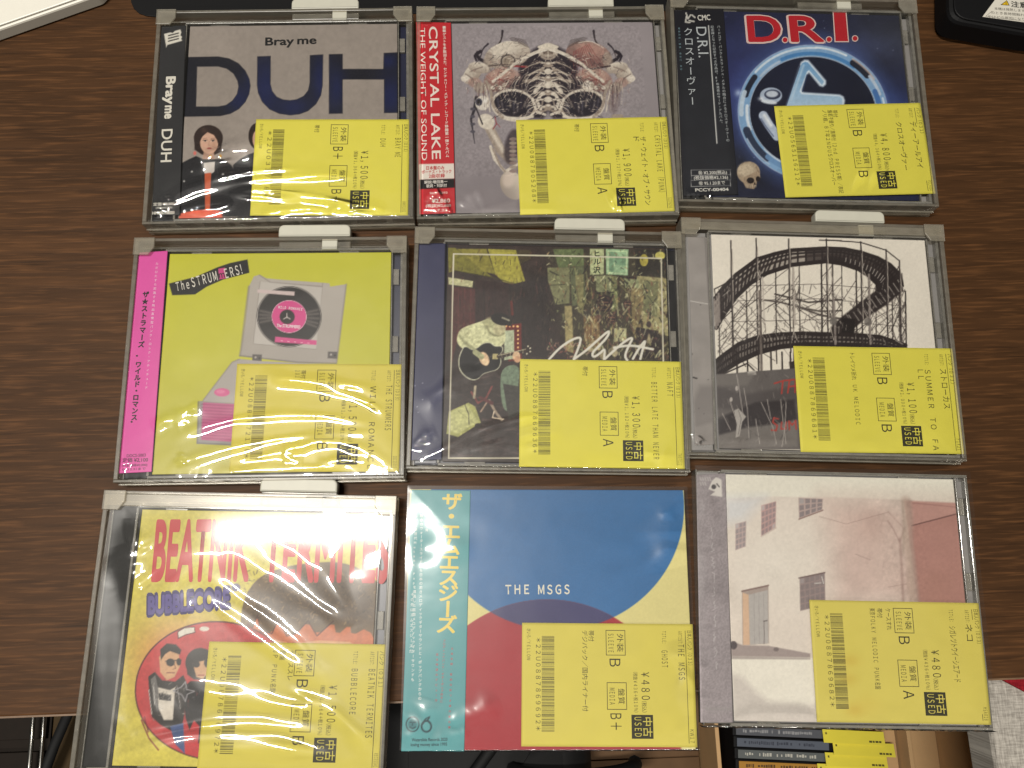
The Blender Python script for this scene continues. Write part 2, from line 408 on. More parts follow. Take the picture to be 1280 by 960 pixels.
# ------------------------------------------------------------------ the desk (large structure first)
def wood(name, dark, lightc, rough):
    m, nt, out = mat(name); L = nt.links.new
    p = N(nt, 'ShaderNodeBsdfPrincipled'); L(p.outputs[0], out.inputs[0])
    tc = N(nt, 'ShaderNodeTexCoord')
    def noise(sc, scale, det, dist=0):
        mp = N(nt, 'ShaderNodeMapping'); mp.inputs['Scale'].default_value = sc; L(tc.outputs['Object'], mp.inputs[0])
        n = N(nt, 'ShaderNodeTexNoise'); n.inputs['Scale'].default_value = scale; n.inputs['Detail'].default_value = det; n.inputs['Distortion'].default_value = dist
        L(mp.outputs[0], n.inputs['Vector']); return n.outputs[0]
    def ramp(x, a, b):
        r = N(nt, 'ShaderNodeMapRange'); r.inputs[1].default_value = a; r.inputs[2].default_value = b; L(x, r.inputs[0]); return r.outputs[0]
    def mix(f, a, b, kind='MIX'):
        x = N(nt, 'ShaderNodeMix', data_type='RGBA'); x.blend_type = kind
        if isinstance(f, float): x.inputs[0].default_value = f
        else: L(f, x.inputs[0])
        for i, c in ((6, a), (7, b)):
            if isinstance(c, tuple): x.inputs[i].default_value = (*c, 1)
            else: L(c, x.inputs[i])
        return x.outputs[2]
    d, l = tuple(lin(dark)), tuple(lin(lightc))
    broad = ramp(noise((.16, 1.1, 1), 1.0, 4, .8), .2, .8)
    fine = ramp(noise((.8, 13, 1), 1.8, 8, .35), .2, .8)
    pores = ramp(noise((1.3, 34, 1), 2.0, 3), .60, .72)
    c = mix(broad, d, l)
    c = mix(fine, tuple(x*.84 for x in d), c)
    c = mix(ramp(noise((1.6, 26, 1), 2.6, 6), .5, .85), c, tuple(min(1, x*1.28) for x in l))
    mm = N(nt, 'ShaderNodeMath', operation='MULTIPLY'); mm.inputs[1].default_value = .55; L(pores, mm.inputs[0])
    c = mix(mm.outputs[0], c, tuple(x*.35 for x in d))
    L(c, p.inputs['Base Color'])
    rr = N(nt, 'ShaderNodeMapRange'); rr.inputs['To Min'].default_value = rough-.06; rr.inputs['To Max'].default_value = rough+.10
    L(noise((1, 1, 1), .7, 3), rr.inputs[0]); L(rr.outputs[0], p.inputs['Roughness'])
    p.inputs['Specular IOR Level'].default_value = .13
    b = N(nt, 'ShaderNodeBump'); b.inputs['Strength'].default_value = .22; b.inputs['Distance'].default_value = .004
    L(fine, b.inputs['Height']); L(b.outputs[0], p.inputs['Normal'])
    return m
M_WOOD = wood('walnut_laminate', (53, 34, 18), (88, 58, 33), .52)
M_DARKWOOD = wood('dark_board', (40, 30, 20), (70, 54, 36), .6)
M_EDGE_BAND = solid('worn_edge_band', (110, 84, 60), .5, .5, .35, 40)
desk = empty('desk', (0, 0, 0)); tag(desk, 'dark brown walnut desk under the nine discs', 'desk')
mb = MB(); EDGE = at(0, 896, 0)[1]
mb.prism([(-900, EDGE), (900, EDGE), (900, 800), (-900, 800)], -25, 0, .8)
mb.build('top', M_WOOD, desk)
mb = MB(); mb.box(-900, EDGE-.9, -24.4, 900, EDGE-.02, -.9)
mb.build('edge_band', M_EDGE_BAND, desk)
mb = MB(); mb.box(-900, EDGE+420, -720, 900, EDGE+438, -25.1)
mb.build('modesty_panel', M_DARKWOOD, desk)
M_FLOOR = solid('dark_carpet', (36, 30, 24), .9, .2, .35, 30)
mb = MB(); mb.quad((-6000, -4000), (6000, -4000), (6000, 4000), (-6000, 4000), -720, (0, 0, 0))
tag(mb.build('floor', M_FLOOR), kind='structure', label=None)

# ------------------------------------------------------------------ cases, keepers, labels, film
ZL, ZB, ZT = 11.6, 10.4, 12.1                # lid top, booklet, price label
def jewel(it, root, traycol, spinecol, z0=2.0, ribs=True):
    'jewel case, 142 x 125 mm: base tray, lid with clear rim and pane'
    mb = MB(); mb.box(.6, .8, z0, 141.4, 124.2, z0+5.6, .5)
    mb.box(.7, 1.2, z0+5.62, 12.2, 123.8, ZB-1.2, .4)              # hinge spine, ribbed
    for k in range(7 if ribs else 0): mb.box(1.2+k*1.55, 3, ZB-1.19, 2.1+k*1.55, 122, ZB-.75, .12)
    mb.build('tray', [spinecol], root)
    mb = MB(); mb.box(136.0, 3, z0+5.62, 141.0, 122, ZB-2.2, .3); 
    mb.build('inlay_edge', [traycol], root)
    # lid: side flanges, hinge bar and stop tabs
    mb = MB(); zr = ZL-.02
    mb.box(12.9, .05, z0+4.2, 142, 1.5, zr, .3); mb.box(12.9, 123.5, z0+4.2, 142, 124.95, zr, .3)
    mb.box(140.4, 1.55, z0+5.7, 142, 123.45, zr, .3)
    mb.box(12.4, 1.55, z0+5.7, 13.6, 123.45, zr-.2, .2)
    mb.box(135.6, 1.55, ZB-.9, 136.2, 123.45, zr-.2, .15)
    mb.box(0.0, .1, z0, .58, 124.9, ZB-.5, .15)
    mb.box(0.0, -.02, z0, 142, .75, z0+4.1, .2); mb.box(0.0, 124.25, z0, 142, 125, z0+4.1, .2)
    for x in (32, 112):                       # half-moon tabs that hold the booklet
        for y, sg in ((1.56, 1), (123.44, -1)):
            P = [(x+5.5*math.cos(a), y+sg*3.6*math.sin(a)) for a in np.linspace(0, math.pi, 13)]
            if sg < 0: P = P[::-1]
            mb.prism(P, ZB-1.3, ZB-.5, .1)
    for y in (20, 66, 104): mb.box(136.4, y, ZB-2.1, 139.6, y+9, ZB-.3, .3)
    mb.build('lid', M_EDGE, root)
    mb = MB(); mb.quad((12.8, 0.1), (141.9, 0.1), (141.9, 124.9), (12.8, 124.9), ZL, (0, 0, 0))
    mb.build('lid_pane', M_LID, root)
def keeper(it, label, x0=-3.4, x1=144.4, y0=-2.0, y1=131.2, ledge=False, grp='clear security cases round the discs'):
    t = it.empty('security_case'); tag(t, label, 'security case', grp)
    mb = MB(); zt = 13.4
    mb.box(x0, y0, .2, x1, y1, 1.4, .3); mb.build('back_panel', M_KEEPB, t)
    mb = MB()
    mb.box(x0, y0, 1.42, x1, y0+1.5, zt, .35); mb.box(x0, y0-.9, 6.2, x1, y0-.02, 7.4, .3); mb.box(x0, y1-1.7, 1.42, x1, y1, zt, .35)
    mb.box(x0, y0+1.52, 1.42, x0+2.3, y1-1.72, zt, .35); mb.box(x1-2.3, y0+1.52, 1.42, x1, y1-1.72, zt, .35)
    mb.box(x0+1.82, 126.0, 1.42, x1-1.82, 127.0, 9.5, .25)
    mb.box(x0-.5, y0-.5, .3, x1+.5, y0-.02, 2.6, .1)
    if ledge: mb.box(x0+.3, 124.2, zt-.6, x1-.3, y1-1.75, zt-.02, .2)
    mb.build('frame', M_KEEP, t)
    for sx in (0, 1):
        P = [(0, 0), (11, 0), (11, -5.4), (8, -9.8), (0, -9.8)]
        P = [(x0+a, y1+b) for a, b in P] if not sx else [(x1-a, y1+b) for a, b in P]
        if not sx: P = P[::-1]
        m2 = MB(); m2.prism(P, zt+.02, zt+1.3, .3); m2.build('corner_bracket', M_KEEP, t)
    m2 = MB(); m2.box(74, y1-6.0, 2, 113, y1-1.75, 11.5, .6); 
    m2.box(74.6, y1+.05, 7.5, 112.4, y1+.9, 11.4, .2); lt = m2.build('latch', M_KEEP, t)
    m2 = MB(); m2.box(97.5, y1-6.8, 4, 106, y1-.5, 12.3, .5); m2.build('catch', M_WHITE, lt)
    rr = 3.0; P = []
    for cx, cy, a0 in ((112.8-.6, y1+1.0+.6, -90), (112.8-rr, y1+8.0-rr, 0), (73.6+rr, y1+8.0-rr, 90), (73.6+.6, y1+1.0+.6, 180)):
        q = rr if cy > y1+3 else .6
        P += [(cx+q*math.cos(math.radians(a0+k*15)), cy+q*math.sin(math.radians(a0+k*15))) for k in range(7)]
    m2 = MB(); m2.prism(P, 5.5, 12.2, .8); m2.build('lock_tab', M_WHITE, t)
    return t

LABELQ = {1:[(478,478),(1090,478),(1097,868),(460,868)],2:[(462,482),(1066,468),(1100,850),(480,865)],3:[(474,424),(1062,413),(1112,772),(518,790)],
4:[(473,520),(1072,522),(1068,905),(455,905)],5:[(463,502),(1040,510),(1055,898),(457,888)],6:[(466,498),(1040,506),(1083,887),(490,878)],
8:[(490,503),(1052,508),(1070,917),(486,914)],9:[(438,452),(1000,465),(1043,868),(462,861)]}
INK, YEL = (50, 48, 28), (231, 221, 84)
def price_label(it, root, d, z=ZT):
    'yellow used-goods label, printed sideways: everything reads down the sheet'
    if it.i in LABELQ: q = [it.loc(p, z) for p in LABELQ[it.i]]
    else: q = [np.array(p) for p in ((55.6, 59.4), (142.0, 59.6), (142.0, 1.4), (55.4, 1.6))]
    ex = (q[1]-q[0]+q[2]-q[3])/2; W_ = np.linalg.norm(ex); ex /= W_; ey = np.array([-ex[1], ex[0]]); Hh = np.linalg.norm((q[3]-q[0]+q[2]-q[1])/2); c = sum(q)/4
    W_, Hh = .5*W_+.5*86.2, .5*Hh+.5*57.6
    tl = c-ex*W_/2+ey*Hh/2
    P = lambda s_, t_: tl+ex*W_*s_-ey*Hh*t_
    yel = d.get('paper', YEL)
    pr = Print(it, (P(0, 0), P(1, 0), P(1, 1), P(0, 1)), z, yel, res=1.6)
    if d.get('stain'):
        for (a, b, w, al) in d['stain']: pr.C += (np.array((205, 165, 60))-pr.C)*(al*np.exp(-((pr.S-a)/w)**2-((pr.T-b)/w)**2))[..., None]
    mb = pr.mb; zt = z+.05
    T = lambda body, s_, t0, t1, h, off=0.0, col=INK: lay(mb, wide(body), P(s_, t0), P(s_, t1), h*W_, zt, col, off)
    def rect(s0, t0, s1, t1, w, col=INK):
        for a, b, c_, e in ((s0, t0, s1, t0+w*1.5), (s0, t1-w*1.5, s1, t1), (s0, t0+w*1.5, s0+w, t1-w*1.5), (s1-w, t0+w*1.5, s1, t1-w*1.5)):
            mb.quad(P(a, e), P(c_, e), P(c_, b), P(a, b), zt, col)
    T('きいろ/YELLOW', .030, .05, .31, .019)
    T('*'+d['code']+'*', .082, .125, .875, .026)
    r = random.Random(d['code']); t = .11
    while t < .885:
        w = r.choice((.0028, .0028, .0062)); g = r.choice((.0034, .0034, .0075))
        mb.quad(P(.115, t+w), P(.188, t+w), P(.188, t), P(.115, t), zt, (74, 70, 38)); t += w+g
    for k, (body, s_, t0, t1) in enumerate(d['notes']): T(body, s_, t0, t1, .026)
    rect(.488, .055, .602, .265, .0035); T('外装', .556, .085, .235, .030); T('SLEEVE', .503, .085, .24, .030)
    g = d['sleeve']; T(g, .508, .292, .292+(.065 if len(g) == 1 else .125), .062, .002)
    rect(.490, .485, .604, .705, .0035); T('盤質', .558, .535, .66, .030); T('MEDIA', .505, .53, .665, .030)
    g = d['media']; T(g, .508, .735, .735+(.07 if len(g) == 1 else .13), .062, .002)
    pr_ = d['price']; t0 = .40 if len(pr_) == 4 else .335
    T(pr_, .690, t0, .625, .046, .002); T('(税込)', .692, .635, .725, .022); T(d['net'], .645, t0, .725, .021)
    mb.quad(P(.628, .935), P(.752, .935), P(.752, .745), P(.628, .745), z+.04, INK)
    lay(mb, '中古', P(.698, .765), P(.698, .918), .042*W_, z+.09, yel, .006); lay(mb, wide('USED'), P(.646, .762), P(.646, .918), .038*W_, z+.09, yel, .004)
    T('TITLE:', .818, .06, .16, .022)
    for k, (body, t0, t1) in enumerate(d['title']): T(body, .812-k*.044, t0, t1, .034)
    T('ARTIST:', .912, .06, .165, .022); T(d['artist'][0], .908, d['artist'][1], d['artist'][2], .036)
    mb.quad(P(.9525, .97), P(.9555, .97), P(.9555, .055), P(.9525, .055), zt, INK)
    T(d['shelf'], .966, .055, .34, .022); T(d['tagcode'], .962, .86, .965, .022)
    w1, w2 = d.get('curl', (0, 0))
    f = lambda X, Y: w1*np.sin((X*.6+Y*.8)*.11+it.i)+w2*np.sin((X*.9-Y*.4)*.19+2*it.i)
    o = pr.build('price_label', root, M_LABEL, .12, f)
    return o

def film(it, root, ridges, dome=1.2, ripple=.05, z=12.75, x0=-.4, x1=142.4, y1=125.3, front=True, seed=0, res=.55, m=None, slopes=(), gain=1.0, crinkle=1.0):
    'cellophane over the case: slack, with raised creases where it is pulled; folded down over the near edge'
    nx = int((x1-x0)/res); xs = np.linspace(x0, x1, nx+1)
    ext = 8.0 if front else 0.0
    ny = int((y1+.4+ext)/res); ss = np.linspace(y1, -.4-ext, ny+1)
    X, Sx = np.meshgrid(xs, ss); Y = np.maximum(Sx, -.4)
    down = np.maximum(-.4-Sx, 0)
    U, V = it.zoom(X, Y, z)
    k = it.mmpx(z)
    Z = np.zeros_like(X)+z
    ed = np.minimum.reduce([X-x0, x1-X, y1-Y, Y+.4]).clip(0, 30)
    Z += dome*(1-np.exp(-ed/16.0))*.5
    Z += ripple*vnoise(X, Y, 30, seed+3, 3)*6*np.clip(ed/8, 0, 1)+ripple*.5*vnoise(X, Y*1.6, 9, seed+5, 2)*np.clip(ed/5, 0, 1)
    Z += crinkle*.13*vnoise(X, Y*.4, 5, seed+9, 3)*np.exp(-np.clip(Y+.4, 0, 99)/2.2)
    for (u, v, ru, rv, sx, sy) in slopes:    # slack patches that lean one way
        g = np.exp(-((U-u)/ru)**2-((V-v)/rv)**2); Z += g*(sx*(U-u)+sy*(V-v))*k
    for pts, amp, wid in ridges:
        P = np.array(pts, float); seg = np.r_[0, np.cumsum(np.hypot(*np.diff(P, axis=0).T))]; Lt = seg[-1]
        # smooth the traced crease
        tt = np.linspace(0, Lt, max(int(Lt/14), 3)); Pc = np.c_[np.interp(tt, seg, P[:, 0]), np.interp(tt, seg, P[:, 1])]
        for _ in range(3): Pc[1:-1] = (Pc[:-2]+2*Pc[1:-1]+Pc[2:])/4
        pad = 6*wid/k; msk = (U > Pc[:,0].min()-pad) & (U < Pc[:,0].max()+pad) & (V > Pc[:,1].min()-pad) & (V < Pc[:,1].max()+pad)
        r = np.where(msk.any(1))[0]; c = np.where(msk.any(0))[0]
        if not len(r) or not len(c): continue
        sl = (slice(r[0], r[-1]+1), slice(c[0], c[-1]+1)); u, v = U[sl], V[sl]; d = np.full(u.shape, 1e9); fr = np.zeros(u.shape)
        for i in range(len(Pc)-1):
            xa, ya = Pc[i]; xb, yb = Pc[i+1]; ex, ey = xb-xa, yb-ya; L = ex*ex+ey*ey+1e-9; t = np.clip(((u-xa)*ex+(v-ya)*ey)/L, 0, 1)
            q = np.hypot(u-xa-t*ex, v-ya-t*ey); b = q < d; d[b] = q[b]; fr[b] = ((i+t)/(len(Pc)-1))[b]
        d = d*k; wid = wid*(1.55 if amp > .45 else 1.6)*gain
        gm = it.loc(Pc[len(Pc)//2], z); pw = np.array([it.ox+it.c*gm[0]-it.s*gm[1], it.oy+it.s*gm[0]+it.c*gm[1], z])
        hv = (CP-pw)/np.linalg.norm(CP-pw)+(LAMP-pw)/np.linalg.norm(LAMP-pw)
        amp = wid/.607*np.clip(1.75*np.hypot(hv[0], hv[1])/hv[2], .12, .42)*(1 if amp > .45 else .3)
        ph = 1.7*len(pts)+Pc[0][0]*.05
        wv = wid*(1+.45*np.sin(fr*9+ph)*np.sin(fr*4.3+2*ph)); amp = amp*(1+.24*np.sin(fr*7.1+ph)+.15*np.sin(fr*23+ph))
        Z[sl] += amp*np.exp(-d*d/(2*wv*wv))*np.clip(np.minimum(fr, 1-fr)*6, 0.05, 1)
    Yw = Y-(.25*np.sin(X*.9)+.3*np.sin(X*.37+1)+.3)*np.clip(down/3, 0, 1)
    Z = Z-down
    n = nx+1; idx = np.arange((ny+1)*n).reshape(ny+1, n)
    Q = np.stack([idx[1:, :-1], idx[1:, 1:], idx[:-1, 1:], idx[:-1, :-1]], -1).reshape(-1, 4)
    G = np.c_[X.ravel(), Yw.ravel(), Z.ravel()]*MM
    me = bpy.data.meshes.new('shrink_wrap'); me.vertices.add(len(G)); me.vertices.foreach_set('co', G.astype(np.float32).ravel())
    me.loops.add(Q.size); me.loops.foreach_set('vertex_index', Q.ravel().astype(np.int32))
    me.polygons.add(len(Q)); me.polygons.foreach_set('loop_start', (np.arange(len(Q))*4).astype(np.int32))
    me.update(calc_edges=True); me.polygons.foreach_set('use_smooth', np.ones(len(Q), bool))
    me.materials.append(m or M_FILM)
    o = bpy.data.objects.new('shrink_wrap', me); COL.objects.link(o); o.parent = root
    return o
def booklet(it, base, x0=15, x1=135.2, y0=2.4, y1=122.6, z=ZB, res=.42):
    return Print(it, ((x0, y1), (x1, y1), (x1, y0), (x0, y0)), z, base, res)
def strip(it, quad, base, z=ZL+.12, res=.42):
    return Print(it, [it.loc(p, z) for p in quad], z, base, res)
def disc(i, label):
    it = Item(i); root = it.empty('compact_disc'); tag(root, label, 'cd', 'second-hand discs laid out on the desk')
    return it, root

WH = (225, 220, 208); BK = (26, 25, 27)
random.seed(3)
# ================================================================== 1 grey sleeve, giant dark blue lettering
it, root = disc(1, 'disc with big dark blue DUH lettering and woman in black jacket on cover')
jewel(it, root, M_NAVYTRAY, M_BLACKTRAY)
b = booklet(it, (156, 146, 138)); b.mottle(160, .05, 2)
DK, BL = (24, 25, 36), (22, 34, 92)
D = [(190,233),(330,230),(375,238),(412,257),(440,287),(456,320),(460,348),(455,380),(440,412),(414,440),(380,459),(340,468),(190,471)]
b.poly(D, DK); b.poly([(247,271),(330,270),(365,279),(392,299),(408,328),(412,350),(406,380),(388,406),(362,424),(330,430),(243,430)], (152,142,134))
b.poly([(487,230),(541,228),(540,340),(547,368),(565,391),(590,402),(618,405),(645,401),(672,388),(690,365),(696,335),(697,225),(750,222),(748,345),(742,384),(722,420),(690,448),(655,461),(618,465),(575,459),(535,441),(506,411),(490,375),(486,345)], DK)
b.poly([(773,221),(828,220),(828,280),(990,280),(992,216),(1056,213),(1058,455),(993,456),(993,322),(828,322),(828,458),(773,459)], DK)
def tintblue(b, c, rx, ry, al):
    k = (slice(None), slice(None)); dark = np.clip((120-b.C.sum(-1))/40, 0, 1); g = np.exp(-((b.U-c[0])/rx)**2-((b.V-c[1])/ry)**2); b.put(k, dark*g, BL, al)
for c in ((520,360,70,140),(470,340,30,60),(620,430,90,50),(740,330,40,110),(800,360,40,90),(1020,390,60,90),(1010,250,40,30),(420,400,60,60)): tintblue(b, c[:2], c[2], c[3], .8)
def portrait(b, u, v, s, hair, skin, hl):
    b.ell((u, v-10*s), 58*s, 52*s, hair); b.poly([(u-57*s,v-14*s),(u+57*s,v-14*s),(u+50*s,v+44*s),(u+24*s,v+58*s),(u-26*s,v+56*s),(u-55*s,v+36*s)], hair)
    b.poly([(u-17*s,v+36*s),(u+20*s,v+36*s),(u+26*s,v+74*s),(u-24*s,v+74*s)], tuple(.82*x for x in skin))
    b.ell((u+3*s, v+8*s), 36*s, 45*s, skin); b.glow((u-10*s, v+2*s), 16*s, 24*s, hl, .0)
    b.poly([(u-40*s,v+24*s),(u-34*s,v+4*s),(u-24*s,v-16*s),(u-4*s,v-34*s),(u+22*s,v-22*s),(u+34*s,v-2*s),(u+42*s,v+24*s),(u+50*s,v-30*s),(u,v-56*s),(u-50*s,v-30*s)], hair)
    b.glow((u-16*s, v-40*s), 14*s, 10*s, (92,70,60), .5, 30); b.glow((u+22*s, v+16*s), 10*s, 26*s, (176,130,108), .45); b.glow((u-12*s, v+18*s), 10*s, 8*s, (226,170,150), .5)
    for dx in (-13, 18):
        b.line([(u+(dx-8)*s,v-8*s),(u+(dx+7)*s,v-9*s)], 2*s, (96,70,58), .7); b.ell((u+dx*s, v+1*s), 6*s, 2.6*s, (215,200,190)); b.ell((u+dx*s, v+1*s), 3.4*s, 2.8*s, (34,26,24)); b.line([(u+(dx-8)*s,v-2*s),(u+(dx+8)*s,v-2*s)], 2*s, (40,28,24))
    b.line([(u+3*s,v+4*s),(u+1*s,v+18*s),(u+8*s,v+19*s)], 1.8*s, (165,120,100), .8)
    b.ell((u+4*s, v+31*s), 9*s, 3.6*s, (176,96,88)); b.line([(u-6*s,v+32*s),(u+14*s,v+32*s)], 1.3*s, (110,45,45))
b.poly([(174,662),(215,640),(243,628),(272,640),(330,640),(352,640),(384,664),(397,690),(415,870),(174,870)], (30,30,34))
portrait(b, 292, 566, 1.0, (44,30,26), (214,172,148), (230,195,172))
b.poly([(272,655),(318,650),(316,690),(298,702),(276,696)], (206,198,192)); b.poly([(277,697),(303,694),(298,845),(279,845)], (196,92,58))
b.line([(272,645),(262,700),(276,760)], 3, (70,70,74), .6); b.line([(322,645),(330,700),(306,745)], 3, (70,70,74), .6)
for p in ((195,728),(308,770),(226,690),(350,700)): b.ell(p, 4, 4, (180,178,176))
b.ell((300,630), 5, 7, (205,150,60)); b.ell((340,628), 5, 7, (205,150,60)); b.ell((238,616), 6, 8, (220,120,110)); 
b.poly([(172,885),(178,858),(230,846),(300,840),(345,848),(350,885)], (226,98,74)); b.glow((260,862), 50, 8, (240,140,110), .4)
b.poly([(390,664),(418,640),(450,622),(480,612),(480,880),(412,880),(398,750)], (28,28,32)); b.ell((486,548), 34, 52, (40,28,25)); b.ell((498,560), 30, 42, (210,168,145))
b.mottle(14, .05, 4)
b.text('Bray', (520,186), (632,183), 38, (22,22,24), .026); b.text('me', (648,181), (722,179), 38, (22,22,24), .026)
b.build('booklet', root)
o = strip(it, [(104,107),(202,107),(177,862),(66,864)], (48,48,50)); o.mottle(90, .06, 9)
o.poly([(115,140),(140,134),(150,136),(158,128),(180,122),(184,134),(180,146),(187,152),(183,160),(188,167),(150,178),(128,184),(124,195)], WH)
for k in range(3): o.line([(133,147+k*11),(172,137+k*11)], 5, (40,38,38), .85, 1)
o.text('Bray', (125,313), (121,420), 38, WH, .04); o.text('me', (120,428), (118,478), 38, WH, .04)
o.text('DUH', (107,522), (102,652), 44, WH, .012)
o.text('定価 ¥3,300', (72,826), (157,823), 11, WH, .02); o.text('(税抜¥3,000)', (82,838), (148,836), 7, WH); o.text('HMKR-10020', (69,861), (156,859), 12, WH, .03)
o.build('obi_strip', root)
price_label(it, root, dict(code='22U0317784', notes=[('帯付',.385,.06,.14)], sleeve='B+', media='B+', price='¥1,500', net='(税抜¥1,364+税10%)', title=[('DUH',.205,.29)], artist=('BRAY ME',.20,.40), shelf='日本人パンク(033)', tagcode='HMKR1002', curl=(.05,.04)))
film(it, root, [([(205,668),(330,622),(430,596),(560,574)],.55,2.6),([(98,822),(200,765),(330,720),(480,692),(600,684),(720,690),(800,702),(870,716)],.8,1.1),
 ([(90,838),(250,772),(400,737),(550,718),(720,714),(870,717)],.6,.9),([(365,775),(430,768),(560,768),(700,785),(850,815),(960,834),(1012,836)],.8,1.1),([(365,778),(450,791),(600,798),(780,810),(930,838),(1005,842)],.6,1.0),
 ([(175,848),(220,835),(330,818),(388,817),(365,832),(280,846),(205,855)],.6,1.0),([(500,862),(640,842),(700,838),(765,850)],.5,1.0),([(770,845),(880,836),(1000,850)],.5,1.0),([(75,870),(100,830),(160,790)],.5,1.2)], dome=1.4, seed=1)
keeper(it, 'clear security case holding the disc with giant dark blue DUH lettering', -3.2, 144.2)

# ================================================================== 2 bone collage on grey
it, root = disc(2, 'disc with a symmetrical skeleton collage on grey cover and red side strip')
jewel(it, root, M_GREYTRAY, M_BLACKTRAY)
b = booklet(it, (150, 142, 146)); b.glow((590,250), 420, 260, (168,160,164), .7); b.glow((620,860), 500, 200, (112,104,108), .6); b.mottle(200, .05, 3)
BN, BN2, SH, FL, FD = (220,210,196), (164,150,138), (40,33,42), (168,138,128), (116,86,84)
CX = 592
def both(fn):
    for sg in (1, -1): fn(lambda u, v: (CX+sg*(u-CX), v), sg)
def st(M, sg):
    b.poly(smooth([M(480,235),M(560,185),M(600,180),M(600,480),M(520,476),M(430,484),M(368,440),M(380,372),M(470,330)]), SH, .95, 7)
    b.line([M(410,128),M(408,150),M(402,172),M(388,190)], 9, SH, 1, 1.5, True); b.line([M(388,192),M(404,165),M(410,128)], 8, (62,52,52), 1, 1.5, True)
    b.line([M(345,255),M(318,240),M(305,222),M(322,210)], 13, SH); b.line([M(305,245),M(298,228),M(310,212)], 8, SH)
    b.ell(M(430,225), 92, 54, BN if sg > 0 else FL, -12*sg, col2=BN2 if sg > 0 else FD); b.ell(M(420,205), 60, 26, (226,216,202) if sg > 0 else (188,148,136), -14*sg, .6, 8)
    b.ell(M(352,255), 20, 44, BN2, 10*sg, .8, 4)
    if sg > 0: b.ell(M(432,250), 27, 26, (70,60,58), 0, 1, 2, 6); b.ell(M(432,250), 20, 20, (150,136,122)); b.line([M(355,268),M(420,262),M(510,268)], 5, (92,78,74)); b.line([M(450,268),M(510,272)], 7, (150,60,66))
    b.ell(M(398,322), 66, 46, FL, -25*sg, 1, 4, col2=FD); b.ell(M(385,310), 30, 22, (198,164,150), -20*sg, .7, 8); b.ell(M(440,300), 44, 24, (190,156,142), 20*sg, .7, 6)
    for k in range(10):
        a = rng.uniform(0, 6.28); b.line([M(398,322),M(398+36*math.cos(a),322+30*math.sin(a)),M(398+60*math.cos(a+.4),322+44*math.sin(a+.4))], 2.2, (140,58,58), .7, 1, True)
    b.ell(M(290,300), 46, 30, BN, -50*sg, col2=BN2); b.ell(M(315,275), 42, 22, BN, 10*sg, 1, 2, col2=BN2); b.ell(M(262,318), 18, 14, (222,212,200)); b.ell(M(300,335), 28, 20, FL, 10*sg, .8, 4); b.ell(M(322,355), 26, 22, BN2, 0, .9); b.line([M(262,300),M(290,318),M(300,345)], 4, (112,96,92), .8, 2); b.line([M(330,272),M(300,282),M(280,292)], 4, (120,104,98), .8, 2)
    for k in range(9): b.line([M(318+9*k,360+4*(k % 3)),M(314+9*k,400+16*(k % 4))], 3, (188,176,164) if k % 2 else (96,72,74), .85)
    # eye-socket hoop
    b.ell(M(455,425), 82, 56, (40,36,46), 8*sg); b.ell(M(455,425), 86, 60, BN, 8*sg, 1, 1.6, 10); b.ell(M(450,412), 84, 58, (120,108,106), 8*sg, .6, 2, 5)
    for k in range(9): b.line([M(390+16*k,400+10*(k % 3)),M(400+14*k,458-9*(k % 4))], 7, [(88,84,96),(122,114,116),(58,52,64),(150,140,132)][k % 4], .7, 3)
    b.line([M(380,440),M(410,472),M(470,480),M(530,470)], 11, BN, 1, 2); b.line([M(392,452),M(430,474),M(500,474)], 4, (232,224,212), .8)
    for k in range(7):                      # ribs
        y = 262+29*k; w = 100-6*k if k < 3 else 62+4*k
        b.line([M(586,y),M(560,y-10+k),M(592-w*.75,y+6+2*k),M(592-w,y+22)], 10 if k < 3 else 9, BN2, 1, 1.3, True); b.line([M(586,y-2),M(560,y-12+k),M(592-w*.7,y+3+2*k)], 4, (226,216,200), .9, 1, True)
    b.line([M(582,262),M(555,300),M(530,325),M(500,330)], 12, BN2); b.line([M(592,330),M(560,345),M(540,372)], 16, BN, 1, 2); b.line([M(592,372),M(562,384),M(548,410),M(562,440)], 13, BN, 1, 2); b.line([M(592,392),M(572,402),M(566,428)], 7, BN2, 1, 2); b.line([M(592,440),M(560,452),M(536,446)], 9, BN2, 1, 2); b.line([M(530,400),M(545,450),M(580,462)], 10, BN)
    for k in range(7): b.line([M(515-2*k,195-5*k),M(480-5*k,178-4*k),M(455-3*k,176-3*k)], 2, (84,74,74), .8)
    if sg > 0:
        b.line([M(338,480),M(360,520),M(400,600),M(440,640)], 38, BN2, 1, 3); b.line([M(345,490),M(372,540),M(412,606)], 16, (226,215,200), .8, 5); b.ell(M(345,490), 34, 30, BN, 30); b.ell(M(338,482), 18, 15, (228,220,206), 0, .8, 5)
        b.line([M(362,590),M(378,640),M(420,690),M(470,660)], 11, BN); b.line([M(372,600),M(400,665),M(440,715),M(470,725)], 8, BN2); b.ell(M(450,745), 60, 46, BN, 60, col2=BN2); b.ell(M(436,720), 24, 34, (222,204,192), 20, .7, 8); b.ell(M(448,590), 30, 70, (60,50,56), 10, .8, 6)
        b.line([M(380,470),M(386,500),M(372,520)], 3, (150,50,56)); b.line([M(386,496),M(400,512)], 2, (150,50,56))
        for i in range(9): b.ell(M(452,560+16*i), 15, 7, BN2 if i % 2 else (150,130,124), 0, .9)
        b.line([M(306,395),M(298,440),M(284,480),M(292,530),M(299,578)], 15, (50,46,54), 1, 2, True); b.line([M(318,400),M(306,440),M(330,500)], 6, (58,52,58)); 
        for y in (440,470,500,530): b.ell(M(291,y), 10, 6, (84,80,90))
